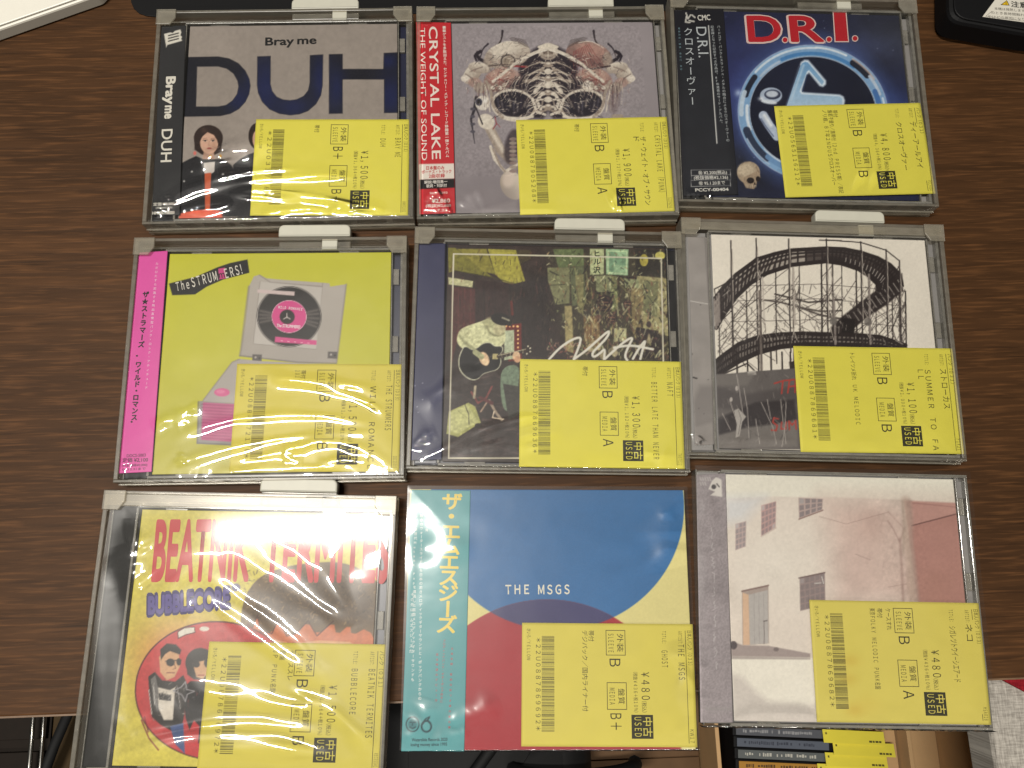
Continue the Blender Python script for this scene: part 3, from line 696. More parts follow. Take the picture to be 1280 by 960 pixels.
        b.ell(M(330,416), 29, 29, (222,214,204)); b.ell(M(316,412), 14, 15, (70,70,84)); b.ell(M(315,411), 7, 8, (22,22,28)); b.ell(M(340,405), 9, 9, (240,236,230), 0, .8, 4)
    else:
        for k in range(11): b.line([M(430+6*k,180+3*k),M(400+9*k,230+5*k),M(370+14*k,262+6*k)], 2.6, (136,54,58), .8, 1, True)
        b.line([M(500,250),M(430,282),M(345,268)], 7, (60,44,50)); b.ell(M(432,348), 24, 22, BN); b.ell(M(436,344), 12, 12, (235,226,214)); b.ell(M(330,400), 20, 60, (110,92,94), 0, .5, 10)
        b.line([M(330,470),M(300,470)], 18, BN2)
both(st)
b.ell((592,210), 40, 34, BN, 0, 1, 2, col2=BN2); b.ell((592,192), 42, 10, (226,216,200)); b.poly([(566,200),(618,200),(610,222),(574,222)], (112,98,90)); b.line([(566,226),(592,232),(618,226)], 5, BN2); b.line([(592,185),(592,232)], 4, (226,216,200), .8, 2)
for k in range(7): b.ell((592,262+28*k), 15, 12, BN if k % 2 else BN2); b.ell((592,258+28*k), 8, 4, (228,218,204))

for M in (lambda u, v: (u, v), lambda u, v: (2*CX-u, v)):
    b.line(flow([M(588,200),M(540,212),M(470,250),M(420,292),M(372,330)]), 11, BN, 1, 2); b.line(flow([M(586,206),M(540,218),M(474,256)]), 4, (234,226,214), .9, 1)
    b.line(flow([M(345,330),M(365,372),M(372,430),M(410,474)]), 12, BN2, 1, 2); b.line(flow([M(340,345),M(352,400),M(360,450)]), 5, BN, .9, 1.5)
    for k in range(8): b.line(flow([M(520-14*k,300+4*k),M(500-15*k,330+6*k),M(506-14*k,372+5*k)]), 4.5, [BN, BN2, (120,104,102)][k % 3], .9, 1.2, True)
    for k in range(6): b.line(flow([M(578,300+26*k),M(545,290+27*k),M(515,306+27*k),M(505,332+25*k)]), 5.5, BN, .95, 1.2, True)
    for k in range(5): b.ell(M(356+15*k,346+9*(k % 2)), 9, 7, BN if k % 2 else BN2, 20*k)
    for k in range(7): b.line(flow([M(300+9*k,330+3*k),M(292+10*k,372),M(302+9*k,420+12*(k % 3))]), 3, [(196,184,172),(104,84,84),(150,134,126)][k % 3], .9, 1, True)
    b.line(flow([M(352,180),M(330,200),M(322,236),M(300,260)]), 8, SH, .9, 1.5, True); b.line(flow([M(470,176),M(440,168),M(410,172),M(372,196)]), 3, (232,224,212), .8, 1.2)
    for k in range(16):
        a_ = k*.4; b.line([M(430+70*math.cos(a_),225+40*math.sin(a_)),M(430+88*math.cos(a_+.12),225+52*math.sin(a_+.12))], 2.2, (130,112,104), .6, 1)
for q in range(320):
    u_, v_ = rng.uniform(372,588), rng.uniform(215,470); l_, a_ = rng.uniform(6,26), rng.uniform(-.3,1.3); c_ = [(226,214,200),(60,50,56),(150,132,122),(190,176,160),(36,30,40)][rng.randint(5)]; w_ = rng.uniform(1.5,4)
    for sg in (1,-1): b.line([(CX+sg*(u_-CX), v_), (CX+sg*(u_-CX)-sg*l_*math.cos(a_), v_+l_*math.sin(a_))], w_, c_, .8, 1.1, True)
for q in range(60):
    u_, v_ = rng.uniform(260,420), rng.uniform(240,420); l_, a_ = rng.uniform(5,18), rng.uniform(.6,2.2); c_ = [(226,214,200),(110,92,88),(150,110,104),(196,180,164)][rng.randint(4)]
    for sg in (1,-1): b.line([(CX+sg*(u_-CX), v_), (CX+sg*(u_-CX)-sg*l_*math.cos(a_), v_+l_*math.sin(a_))], 2.4, c_, .7, 1.1, True)
b.spray(200, (300,200,900,460), [(226,214,200),(60,50,56),(150,132,122),(96,84,88),(40,34,42)], (4,16), (1.2,3), al=.6, seed=11)
b.poly([(225,860),(240,770),(330,745),(470,760),(470,860)], (152,144,146), .25, 14); b.poly([(300,850),(470,800),(470,860)], (176,168,168), .3, 10)
b.mottle(7, .10, 5, (230,110,960,700), 2)
b.build('booklet', root)
o = strip(it, [(65,92),(204,95),(222,855),(78,860)], (196,44,52)); RD = (196,44,52)
o.poly([(76,660),(216,657),(218,718),(78,722)], (232,222,212)); o.poly([(78,722),(218,718),(219,754),(79,760)], (24,22,24))
o.text('CRYSTAL LAKE', (116,112), (129,640), 36, (240,226,216), .012); o.text('THE WEIGHT OF SOUND', (80,116), (88,645), 22, (240,226,216), .002)
o.vtext('豪華ゲストを多数迎えた、センチュリー・メディア・レコード移籍第一弾アルバム', (177,108), (190,634), 15, (240,226,216), .02)
o.text('日本盤のみ', (106,682), (178,680), 13, RD, .02); o.text('ボーナス・トラック', (88,698), (206,695), 13, RD, .02); o.text('2曲収録', (116,714), (180,712), 13, RD, .02)
o.text('解説:増田勇一', (98,738), (190,735), 11, (235,228,220), .015); o.text('歌詞・対訳付', (106,753), (188,750), 11, (235,228,220), .015)
o.text('¥2,860', (128,815), (200,813), 17, (240,226,216), .02); o.text('(税抜)¥2,600', (104,832), (204,830), 11, (240,226,216), .01); o.text("M'20.7.22", (96,850), (190,848), 10, (240,226,216), .005); o.text('SICP 6293', (120,780), (190,778), 9, (240,226,216), .005)
o.build('obi_strip', root)
price_label(it, root, dict(code='22U0887905268', notes=[('帯付',.385,.06,.14)], sleeve='B', media='A', price='¥1,900', net='(税抜¥1,727+税10%)', title=[('ザ・ウェイト・オブ・サウン',.21,.93),('ド',.21,.26)], artist=('CRYSTAL LAKE (PUNK)',.20,.80), shelf='日本人パンク(033)', tagcode='SICP6293', curl=(.04,.04)))
film(it, root, [([(95,800),(130,785),(165,762)],.7,1.4),([(92,835),(150,822),(205,812)],.5,1.1),([(160,842),(190,842),(208,852)],.6,1.2),([(225,832),(290,775),(352,762)],.3,2.2),([(835,815),(860,800),(885,790)],.5,1.8),([(300,850),(480,840),(640,842)],.3,1.2)], dome=1.0, seed=2, ripple=.04)
keeper(it, 'clear security case holding the disc with the skeleton collage and red strip', -3.8, 141.6)

# ================================================================== 3 chrome ring on night blue
it, root = disc(3, 'disc with red D.R.I. letters over a chrome ring on night blue')
jewel(it, root, M_GREYTRAY, M_BLACKTRAY)
b = booklet(it, (30, 34, 62)); b.glow((330,330), 130, 200, (58,66,128), .7); b.glow((900,460), 220, 120, (54,74,140), .8); b.glow((980,150), 260, 120, (58,60,68), .75); b.glow((640,180), 300, 60, (70,84,140), .5); b.glow((360,680), 120, 120, (30,34,46), .8); b.mottle(90, .18, 6)  # upper-right grey glow: a reflection painted into the cover colours
b.glow((330,372), 14, 14, (225,238,255), .9)
for _ in range(46): b.ell((rng.uniform(280,1000), rng.uniform(60,780)), 1.6, 1.6, (170,180,215), 0, rng.uniform(.3,.9), 1)
RC, RX, RY, RT_ = (628,452), 277, 248, 8
b.ell(RC, RX+44, RY+44, (88,116,190), RT_, .55, 46); b.ell(RC, RX+20, RY+20, (130,160,220), RT_, .5, 20); b.ell(RC, RX-20, RY-20, (18,22,42), RT_); b.glow((560,330), 160, 120, (34,40,66), .5); b.ell(RC, RX, RY, (132,172,214), RT_, 1, 1.4, 44)
def arc(a0, a1, dr, w, col, al=1, n=18):
    t = np.radians(np.linspace(a0, a1, n)); c_, s_ = math.cos(math.radians(RT_)), math.sin(math.radians(RT_)); x = (RX+dr)*np.cos(t); y = (RY+dr)*np.sin(t)
    b.line(np.c_[RC[0]+c_*x-s_*y, RC[1]+s_*x+c_*y], w, col, al, 2)
arc(-125,-60,-10,14,(70,130,190),.9); arc(-150,-95,12,9,(222,236,248),.9); arc(-95,-70,14,8,(235,244,252),.9); arc(-62,-46,2,26,(24,26,40),.95); arc(-44,-26,6,12,(200,214,232),.9); arc(-64,-40,14,8,(214,190,180),.7); arc(-30,10,-8,20,(64,110,176),.9); arc(-22,16,12,8,(214,228,244),.9)
arc(-172,-154,2,22,(26,30,46),.95); arc(-190,-170,10,18,(200,218,236),.9); arc(-205,-182,-12,12,(230,240,250),.9); arc(-235,-205,2,30,(36,44,66),.9); arc(-240,-212,14,6,(180,200,226),.9); arc(-262,-235,-6,20,(110,150,196),.9); arc(-255,-228,-19,4,(225,235,245),.9); arc(-150,-128,-14,10,(190,206,226),.8)
b.ell(RC, RX+23, RY+23, (206,222,245), RT_, .75, 2, 3); b.ell(RC, RX-23, RY-23, (214,228,245), RT_, .8, 1.4, 3)
LEG = [(519,425),(545,350),(572,268),(580,248),(594,239),(609,240),(620,252),(680,322),(680,338),(668,348),(654,344),(612,292),(604,300),(584,360),(590,369),(735,378),(750,386),(756,402),(752,425)]
b.poly(LEG, (214,230,246), 1, 4); b.poly([(519,425),(548,352),(576,270),(584,253),(597,247),(608,250),(672,326),(664,340),(612,280),(604,286),(574,366),(582,377),(735,386),(746,396),(744,425)], (112,162,208), 1, 2, (178,206,232))
b.line([(540,400),(566,330),(590,262)], 8, (196,220,240), .7, 4); b.line([(520,425),(545,350),(576,262)], 4, (28,40,70), .8); b.line([(586,366),(604,300)], 5, (40,56,92), .9)
b.ell((462,386), 47, 35, (40,44,62)); b.ell((460,382), 44, 32, (176,190,212)); b.ell((466,378), 33, 20, (56,62,86)); b.ell((464,376), 24, 13, (216,226,240), 0, .9, 3); b.ell((452,408), 32, 8, (224,232,242), 8, .9, 3)
b.line([(430,464),(452,500),(486,545)], 42, (52,58,82)); b.line([(429,462),(452,500),(484,545)], 35, (186,200,222)); b.line([(434,462),(460,502)], 12, (240,246,252), .9, 5); b.line([(420,475),(440,506),(470,545)], 5, (84,96,130), .8, 2)
b.glow((420,395), 12, 8, (240,246,255), .8)
b.ell((370,690), 46, 44, (170,152,130)); b.ell((362,680), 34, 28, (206,190,166), 0, .8, 8); b.poly([(340,715),(352,735),(360,752),(392,756),(402,738),(404,722),(418,712),(412,680)], (166,146,124)); b.ell((378,722), 15, 12, (34,26,26)); b.ell((408,716), 9, 11, (34,26,26)); b.poly([(394,728),(400,738),(390,740)], (40,30,28))
for k in range(6): b.line([(362+7*k,742),(362+7*k,752)], 2, (70,58,50), .9); b.line([(364+7*k,741),(364+7*k,748)], 3, (214,200,178), .7)
b.line([(340,662),(352,650),(375,646)], 2, (110,92,78), .7); b.line([(400,668),(412,690)], 3, (110,92,78), .6); b.mottle(6, .12, 3, (320,640,420,760), 2)
b.mottle(10, .06, 8)
for body, a, c in (('D', 374, 500), ('R', 545, 668), ('I', 716, 768)):
    y = 166
    if body == 'I':
        for dz, dd, col in ((.05, 4, (222,196,190)), (.10, 0, (186,30,42))):
            q = [(710-dd,50-dd),(758+dd,50-dd),(768+dd,165+dd),(718-dd,165+dd)]; q = [it.loc(p, ZB) for p in q]; b.mb.quad(q[3], q[2], q[1], q[0], ZB+dz, col)
        continue
    b.text(body, (a-4, y+3), (c+4, y+3), 130, (222,196,190), .040, .05); b.text(body, (a, y-1), (c, y-1), 123, (186,30,42), .024, .10)
for u, v in ((516,160),(692,158),(796,154)):
    for r, dz, col in ((13, .05, (222,196,190)), (9.5, .10, (186,30,42))):
        P = [it.loc((u+r*math.cos(t), v+r*math.sin(t)), ZB) for t in np.linspace(0, -2*math.pi, 21)[:-1]]; b.mb.add([(*p, ZB+dz) for p in P][::-1] if False else [(*p, ZB+dz) for p in P], [tuple(range(20))], col)
b.build('booklet', root)
o = strip(it, [(73,40),(270,37),(329,777),(112,783)], (26, 26, 34)); o.poly([(86,160),(215,120),(300,560),(320,770),(112,780)], (40,42,48), .8, 20); o.mottle(60, .08, 2)  # soft blue-grey area: a reflection painted onto the black strip
GR = (188, 194, 198)
for p in ([(120,52),(128,75),(138,60)],[(132,82),(152,86)],[(122,66),(118,88),(136,90)],[(144,60),(156,70)]): o.line(p, 6, (215,212,205), .9, 1)
o.text('CMC', (168,82), (218,80), 26, (215,212,205), .02)
o.text('D.R.I.', (160,108), (171,230), 44, GR, -.004); o.vtext('クロスオーヴァー', (128,108), (146,424), 40, GR, .0, wide=1.05)
o.line([(210,103),(244,573)], 4, (214,214,212)); o.vtext('ハードコア・パンクとスラッシュ・メタルの融合によるクロスオーヴァーの', (250,100), (288,568), 14, GR); o.vtext('記念碑となった記念すべき作品は、87年発表のサード・アルバム。', (224,102), (262,500), 13.5, GR)
o.vtext('最新対訳/解説:長谷川 亮司', (92,108), (101,284), 9, (120,150,160))
for y in (681,702,722,746): o.line([(141,y),(299,y-3)], 2, (170,170,170), .9, 1)
for x in (141,298): o.line([(x,681),(x,746)], 2, (170,170,170), .9, 1)
o.text('㊗ ¥2,200(税込)', (170,698), (284,695), 13, (220,218,212), .012); o.text('(税抜価格¥2,136)', (152,718), (288,715), 13, (220,218,212), .012); o.text('㊗ 95.1.20まで', (172,740), (276,737), 13, (220,218,212), .012); o.text('PCCY-00404', (158,766), (290,763), 13, (220,218,212), .03)
o.build('obi_strip', root)
price_label(it, root, dict(code='22U0565116212', notes=[('帯付',.395,.06,.14),('盤若干曇り/黒帯付(2nd PRESS帯)/表記',.360,.06,.97),('ノリ痕、87年2NDUSクロスオーバー',.322,.06,.88)], sleeve='B', media='B', price='¥4,800', net='(税抜¥4,364+税10%)', title=[('クロスオーヴァー',.21,.74)], artist=('ディーアールアイ',.21,.72), shelf='パンク(031)', tagcode='PCCY404', curl=(.06,.05)))
film(it, root, [([(790,670),(860,690),(930,700)],.2,3),([(205,775),(214,785),(218,772)],.6,1.2),([(120,778),(160,770),(200,780)],.3,1.2)], dome=.6, seed=3, ripple=.022)
keeper(it, 'clear security case holding the disc with the chrome ring emblem', -3.4, 144.6, -2.2, 131.4)

# ================================================================== 4 yellow sleeve with a record player
it, root = disc(4, 'yellow disc with a grey portable record player on cover and pink side strip')
jewel(it, root, M_NAVYTRAY, M_BLACKTRAY)
b = booklet(it, (202, 200, 56)); b.glow((500,1000), 700, 350, (190,180,66), .9)
b.poly([(234,229),(262,222),(330,205),(410,170),(455,155),(517,142),(524,190),(430,214),(370,240),(328,268),(246,271)], BK)
b.poly([(540,203),(560,197),(585,210),(640,215),(790,226),(812,228),(815,240),(873,231),(866,300),(838,515),(700,515),(490,490),(494,465),(510,360),(522,240)], (184,176,168), col2=(170,162,154))
b.line([(522,240),(494,465),(490,488)], 7, (142,134,128), .8, 3); b.line([(873,232),(838,515)], 5, (140,132,126), .8, 3); b.line([(490,489),(700,513),(836,517)], 5, (120,114,108), .8, 2); b.line([(560,198),(600,225),(785,240)], 4, (138,130,124), .7, 2); b.line([(788,228),(762,465)], 3, (146,138,132), .8, 1.5)
b.poly([(562,222),(786,243),(764,466),(538,446)], (194,187,180)); b.line([(562,222),(538,446),(764,466)], 2.5, (140,132,126), .7, 1.2)
b.ell((667,348), 113, 106, (34,30,30)); 
for r in range(72, 110, 5): b.ell((667,348), r, r*.94, (66,60,58), 0, .7, 1, 1.4)
for a0 in (168, 176, 184, 192, -14, -6, 4, 14, 22):
    t = math.radians(a0); b.line([(667+66*math.cos(t),348+62*math.sin(t)),(667+106*math.cos(t),348+100*math.sin(t))], 7, (150,140,134), .55, 4)
b.ell((667,348), 116, 109, (40,36,36), 0, .9, 1, 2)
b.ell((667,348), 62, 58, (216,72,140)); b.ell((667,348), 62, 58, (238,190,206), 0, 1, 1, 2); b.ell((660,349), 27, 26, (36,32,32))
for k in range(3): t = 2.094*k-1.57; b.line([(659,350),(659+13*math.cos(t),350+13*math.sin(t))], 4, (200,190,186), .9, 1)
b.poly([(617,420),(766,434),(765,450),(615,440)], (214,78,140)); b.poly([(553,250),(687,258),(686,273),(553,262)], (210,190,188))
b.text('ＷＩＬＤ　ＲＯＭＡＮＣＥ', (627,318), (714,326), 9, (245,225,232), .04); b.text('The STRUMMERS!', (622,385), (706,391), 12, (245,225,232), .03); b.text('▪ ▪ ▪ ▪ ▪', (636,438), (740,447), 8, (240,160,190), .0)
for u, v in ((552,496),(824,486)): b.poly([(u-17,v-12),(u+17,v-11),(u+16,v+14),(u-18,v+12)], (92,86,84)); b.ell((u-6,v-1), 4, 4, (180,172,166)); b.ell((u+8,v+2), 3, 3, (40,36,36))
b.poly([(487,500),(560,508),(840,522),(840,560),(610,668),(355,654),(360,645),(462,512)], (176,168,162)); b.line([(487,502),(462,512),(357,650)], 4, (140,132,126), .8, 2); b.ell((425,621), 28, 15, (216,96,148)); b.ell((420,618), 16, 7, (232,140,176), 0, .7, 3)
b.poly([(344,652),(610,668),(604,818),(334,806)], (150,144,142)); b.poly([(357,657),(606,671),(600,808),(350,792)], (190,84,132))
for k in range(12): b.line([(352,664+11*k),(604,678+11*k)], 3.4, (152,58,104), .75, 1.6)
b.line([(340,655),(336,804),(600,817)], 5, (112,108,110), .8, 2); b.glow((330,520), 60, 40, (222,216,110), .35)
b.text('Ｔｈｅ', (262,256), (309,246), 33, WH, .012); b.text('ＳＴＲＵＭ', (319,242), (411,217), 37, WH, .012); b.text('ＥＲＳ！', (440,210), (500,193), 37, WH, .012)
q = [it.loc(p, ZB) for p in ((412,176),(436,172),(439,210),(415,214))]; b.mb.quad(q[3], q[2], q[1], q[0], ZB+.06, (206,66,134)); b.text('m', (416,211), (436,207), 31, (60,20,40), .01, .1)
b.build('booklet', root)
o = strip(it, [(127,117),(229,111),(171,907),(54,913)], (226, 84, 168)); o.mottle(120, .03, 1)
o.vtext('ザ★ストラマーズ', (152,256), (133,462), 25, BK, .045, wide=.95); o.vtext('゛ワイルド・ロマンス゛', (127,486), (106,748), 24, BK, .045, wide=.95)
o.vtext('ただひたすら前進する熱血直情型パンク・ロック・アティチュード', (192,150), (152,612), 11, (246,190,222), .02)
o.text('DDCS-5003', (82,855), (150,852), 11, (92,28,70), .012); o.text('定価 ¥2,100', (66,873), (158,870), 13, (92,28,70), .015); o.text('(税抜価格¥2,000)', (64,889), (156,886), 8, (92,28,70), .01); o.text('08.12.31まで', (66,903), (150,900), 8, (92,28,70), .01)
o.build('obi_strip', root)
price_label(it, root, dict(code='22U0884872126', notes=[('帯付',.39,.06,.14),('202',.355,.06,.13)], sleeve='B', media='B', price='¥1,500', net='(税抜¥1,364+税10%)', title=[('WILD ROMANCE',.21,.97)], artist=('THE STRUMMERS',.20,.62), shelf='日本人パンク(033)', tagcode='DDCS5003', paper=(222, 207, 86), curl=(.05,.05)))
film(it, root, [([(170,750),(260,706),(358,667)],.8,1.2),([(250,745),(330,700),(362,672)],.4,1.6),([(240,795),(330,755),(480,717),(650,702),(800,706),(920,726),(1000,748)],.8,1.1),([(225,925),(245,888),(300,868),(450,822),(620,790),(800,771),(960,768),(1002,752)],.8,1.1),
 ([(560,545),(640,577),(760,597),(880,627),(980,672),(1022,712)],.8,1.2),([(600,570),(800,583),(950,606),(1012,664)],.5,1.5),([(460,872),(600,846),(760,802),(850,800),(950,832),(1012,872),(1020,896)],.8,1.1),([(640,838),(660,862),(720,875)],.6,1.1),([(640,825),(720,820),(800,780)],.5,1.2),([(390,912),(600,897),(760,892),(900,893)],.5,1.0),([(60,882),(95,873)],.7,1.0),([(275,880),(272,852),(285,838)],.5,.9),([(275,858),(290,885)],.5,.9),([(760,880),(860,862),(960,880)],.5,1.2)], dome=1.4, seed=4)
keeper(it, 'clear security case holding the yellow disc with the record player', -3.2, 144.0, -1.8, 130.6)

# ================================================================== 5 guitarist in an alley
it, root = disc(5, 'disc with a guitarist in a night alley on cover and plain navy side strip')
jewel(it, root, M_BLACKTRAY, M_NAVYTRAY)
b = booklet(it, (54, 44, 42)); b.mottle(70, .25, 4); 
b.poly([(560,105),(1010,110),(1020,560),(640,520),(600,330)], (66,62,50), .8, 20)
b.poly([(200,100),(228,100),(362,206),(228,182),(205,190)], (112,108,52)); b.poly([(345,104),(447,108),(486,242),(400,222),(372,196)], (146,140,66)); b.poly([(235,104),(340,104),(372,196),(330,186)], (124,118,58)); b.line([(228,182),(362,207),(488,242)], 3, (70,66,36)); b.poly([(447,108),(500,108),(500,140),(462,160)], (70,62,46))
b.poly([(203,206),(292,220),(290,243),(204,232)], (168,166,132)); b.poly([(214,238),(300,248),(300,420),(240,420),(214,520)], (74,42,42)); b.poly([(300,215),(420,230),(420,420),(300,380)], (52,38,38)); b.poly([(420,235),(560,200),(570,500),(440,480)], (44,36,36))
for x in (330,370,470,510,540): b.line([(x,220),(x+4,400)], 3, (34,28,28), .8, 2)
for x in (240,262,284): b.line([(x,245),(x-2,410)], 3, (110,64,60), .5, 2)
b.poly([(560,172),(640,170),(640,300),(590,305),(562,220)], (112,112,84)); b.poly([(580,105),(690,104),(692,165),(600,172)], (94,104,72)); b.poly([(640,172),(690,165),(700,300),(650,310)], (88,92,70)); b.line([(570,185),(600,200)], 5, (60,60,48)); b.line([(660,260),(695,180),(720,140)], 4, (48,46,40)); b.line([(566,235),(622,232)], 3, (66,64,50))
b.text('CUBE', (566,204), (608,202), 14, (60,60,48), .02) if False else None
b.poly([(622,310),(648,308),(655,480),(625,470)], (142,132,96)); b.poly([(690,345),(748,345),(750,470),(695,470)], (108,88,64)); 
for k in range(5): b.line([(700+10*k,350),(702+10*k,465)], 2, (150,124,90), .7)
b.poly([(660,200),(690,195),(690,345),(670,330)], (120,116,84)); b.poly([(786,205),(810,200),(815,330),(790,330)], (108,112,80)); b.poly([(735,200),(790,200),(790,260),(735,262)], (132,136,104), .8)
b.poly([(713,104),(764,104),(763,196),(714,197)], (158,164,128)); b.poly([(770,104),(852,106),(850,200),(772,196)], (134,158,128)); b.poly([(784,112),(806,112),(806,132),(842,134),(842,164),(800,160),(800,186),(784,186)], (104,132,108), .8); b.line([(778,112),(846,114),(844,194),(778,190),(778,112)], 3, (170,186,150))
for u, v, r in ((765,300,30),(790,355,22),(865,232,28),(850,305,18)): b.ell((u,v), r, r, (44,34,36)); b.ell((u,v), r*.75, r*.75, (110,86,70), 0, .7, 2, 3); b.line([(u-r*.5,v-4),(u+r*.5,v-3)], 4, (140,104,84), .7); b.line([(u-r*.4,v+7),(u+r*.4,v+7)], 3, (140,104,84), .7)
b.line([(768,215),(768,275)], 3, (34,30,30)); b.line([(740,262),(800,260)], 3, (34,30,30))
b.poly([(880,200),(1000,212),(1006,420),(905,400)], (140,134,100)); b.poly([(895,215),(960,222),(955,350),(905,340)], (98,100,74), .8); b.poly([(875,105),(1010,110),(1004,205),(880,200)], (48,44,40)); b.ell((908,145), 15, 22, (150,140,70)); b.ell((966,128), 18, 14, (170,164,96)); b.poly([(835,210),(890,215),(890,250),(840,245)], (124,128,98))
b.poly([(860,240),(905,250),(905,400),(868,420)], (116,104,76)); b.poly([(800,390),(845,390),(845,440),(800,440)], (156,154,122)); b.poly([(880,385),(960,400),(985,500),(860,500)], (50,42,42))
b.spray(420, (690,205,1000,500), [(168,164,130),(40,34,36),(120,116,84),(86,64,58),(150,136,96),(28,24,28),(196,196,160),(110,80,70)], (6,34), (2,7), (40,130), .75, 21)
b.spray(120, (560,110,720,480), [(140,140,100),(40,36,36),(90,92,66),(60,54,46)], (6,30), (2,5), (50,130), .6, 22)
b.spray(90, (210,240,560,480), [(84,50,48),(30,26,28),(70,56,50)], (8,40), (2,5), (70,110), .5, 23)
b.spray(170, (205,560,480,850), [(72,60,60),(40,34,36),(90,74,72),(52,44,48)], (10,50), (2,8), (-20,30), .5, 24)
b.spray(70, (560,440,720,510), [(120,96,86),(180,160,140),(50,40,42),(140,80,74)], (4,14), (2,5), al=.8, seed=25)
b.spray(520, (560,105,1000,500), [(190,186,140),(150,156,112),(30,26,28),(96,92,64),(60,52,48),(210,208,170),(128,84,66)], (3,12), (1.5,4), (20,160), .75, 61)
b.spray(200, (205,105,560,480), [(40,32,32),(96,60,54),(84,72,56),(60,48,44)], (4,22), (1.5,4), (60,120), .6, 62)
for k in range(26): b.ell((rng.uniform(690,1000), rng.uniform(330,500)), rng.uniform(4,12), rng.uniform(5,14), [(44,36,40),(150,140,112),(96,70,62),(180,172,140)][k % 4], 0, .7)
# red lit sign
b.poly([(404,378),(466,372),(468,505),(420,510)], (96,34,32)); b.poly([(404,398),(440,396),(441,500),(404,505)], (158,164,140))
for k in range(8): b.ell((454,384+15*k), 3.2, 3.2, (240,190,130)); 
for k in range(4): b.ell((412+13*k,383), 3.2, 3.2, (240,190,130))
b.line([(430,295),(434,340)], 9, (90,40,36))
# the player
b.poly(smooth([(396,528),(462,518),(456,600),(440,690),(400,690),(388,600)]), (104,118,100)); b.poly(smooth([(232,432),(240,400),(262,384),(330,362),(350,352),(392,392),(412,410),(404,452),(360,470),(322,455),(305,478),(290,492),(262,470),(240,452)]), (186,186,150)); b.line([(245,420),(262,440),(300,470)], 10, (112,112,86), .7, 4); b.line([(330,368),(350,400),(392,414)], 8, (112,112,86), .7, 4); b.line([(270,390),(300,400)], 10, (176,176,142), .6, 5)
for q in range(60):
    u_, v_ = rng.uniform(245,400), rng.uniform(375,470); b.line([(u_,v_),(u_+rng.uniform(-14,14),v_+rng.uniform(6,22))], rng.uniform(2,6), [(140,140,108),(206,206,170),(126,124,96)][q % 3], .35, 3)
b.ell((372,388), 38, 32, (172,172,138)); b.line(flow([(340,380),(352,408),(380,420),(404,408)]), 6, (104,102,78), .7, 3); b.ell((398,384), 10, 13, (150,128,104), 0, .9, 3); b.ell((386,392), 22, 22, (166,160,128), 0, .8, 4); b.ell((352,370), 20, 20, (156,154,120), 0, .7, 4)
b.ell((393,357), 37, 22, (38,34,34), 12); b.poly([(360,346),(374,338),(434,362),(430,384),(372,366)], (34,30,30)); b.line([(398,352),(422,362)], 6, (176,172,150), .7, 1.5)
G = [(250,468),(262,452),(288,470),(306,462),(330,442),(356,440),(372,456),(398,452),(402,470),(388,486),(396,510),(384,540),(350,548),(326,556),(314,572),(292,580),(262,566),(240,538),(238,500)]
G = smooth(G); b.poly(G, (176,176,156), 1, 1.6); c_ = np.mean(G, 0); b.poly([tuple(c_+(np.array(p)-c_)*.955) for p in G], (28,26,28)); b.line([(300,520),(360,490)], 5, (60,56,56)); b.ell((332,500), 17, 26, (196,170,140), -25); b.line([(318,482),(340,520)], 8, (206,184,152), .9, 3); b.line([(300,476),(322,492)], 20, (150,150,118))
b.poly([(362,482),(382,482),(382,502),(362,502)], (160,150,110)); b.line([(384,492),(440,480),(492,468)], 13, (52,40,36)); b.line([(384,488),(490,464)], 2.5, (170,164,140)); 
for k in range(6): b.line([(395+15*k,483-3.4*k),(397+15*k,497-3.4*k)], 2, (170,164,140), .8)
b.ell((448,490), 14, 16, (196,168,138)); b.ell((452,502), 12, 12, (176,140,112)); b.poly([(482,458),(498,450),(505,462),(500,480),(484,482)], (44,34,32)); 
for p in ((490,455),(498,462),(498,474),(486,482)): b.ell(p, 3, 3, (200,196,176))
b.poly([(205,690),(275,658),(300,672),(320,730),(238,782),(196,770)], (150,150,96)); b.poly([(212,692),(272,664),(312,728),(236,770),(208,760)], (168,168,118)); b.line([(262,664),(276,700),(278,735)], 2.5, (40,36,34)); b.line([(240,690),(300,735)], 2, (120,120,80), .7); b.ell((310,742), 12, 10, (50,44,40))
b.line([(286,620),(310,660),(340,640),(360,600)], 7, (112,60,58)); b.line([(300,600),(296,640)], 9, (150,140,120)); b.line([(350,650),(372,690),(395,720)], 9, (150,136,120), .9); b.line([(318,640),(360,660)], 12, (84,44,46)); b.line([(320,690),(340,660)], 6, (140,120,104)); b.line([(368,690),(362,712),(402,718)], 4, (190,176,156))
b.poly([(400,590),(460,600),(460,700),(420,720)], (60,58,54)); b.mottle(8, .16, 9, None, 2)
b.C = np.clip(b.C, 0, 255)**1.12*.64
FRM = (218,212,188)
b.line([(222,122),(600,129),(970,138),(978,520)], 5, FRM, 1, 1); b.line([(222,122),(214,480),(204,858),(480,858)], 5, FRM, 1, 1)
SG = (232,228,214)
for pl in ([(566,502),(602,462),(645,432),(682,420),(676,450),(655,502)],[(655,502),(700,470),(742,432),(785,395),(778,420),(745,455),(720,480),(726,496),(750,480),(768,462),(764,500)],[(768,500),(800,470),(845,432),(870,422),(852,455),(838,490),(848,506)],[(800,460),(862,450),(940,466)],[(868,500),(890,462),(915,430),(905,460),(895,500)]): b.line(flow(pl), 8.5, SG, 1, 1.3)
b.text('ア', (721,126), (757,126), 19, (52,64,46), .03) if False else None
b.vtext('ヒル沢', (738,106), (738,196), 28, (58,66,50), .03)
b.build('booklet', root)
o = strip(it, [(97,86),(193,85),(179,863),(68,866)], (54, 56, 88)); o.mottle(90, .05, 2); o.line([(191,90),(178,860)], 3, (36,36,58), .8)
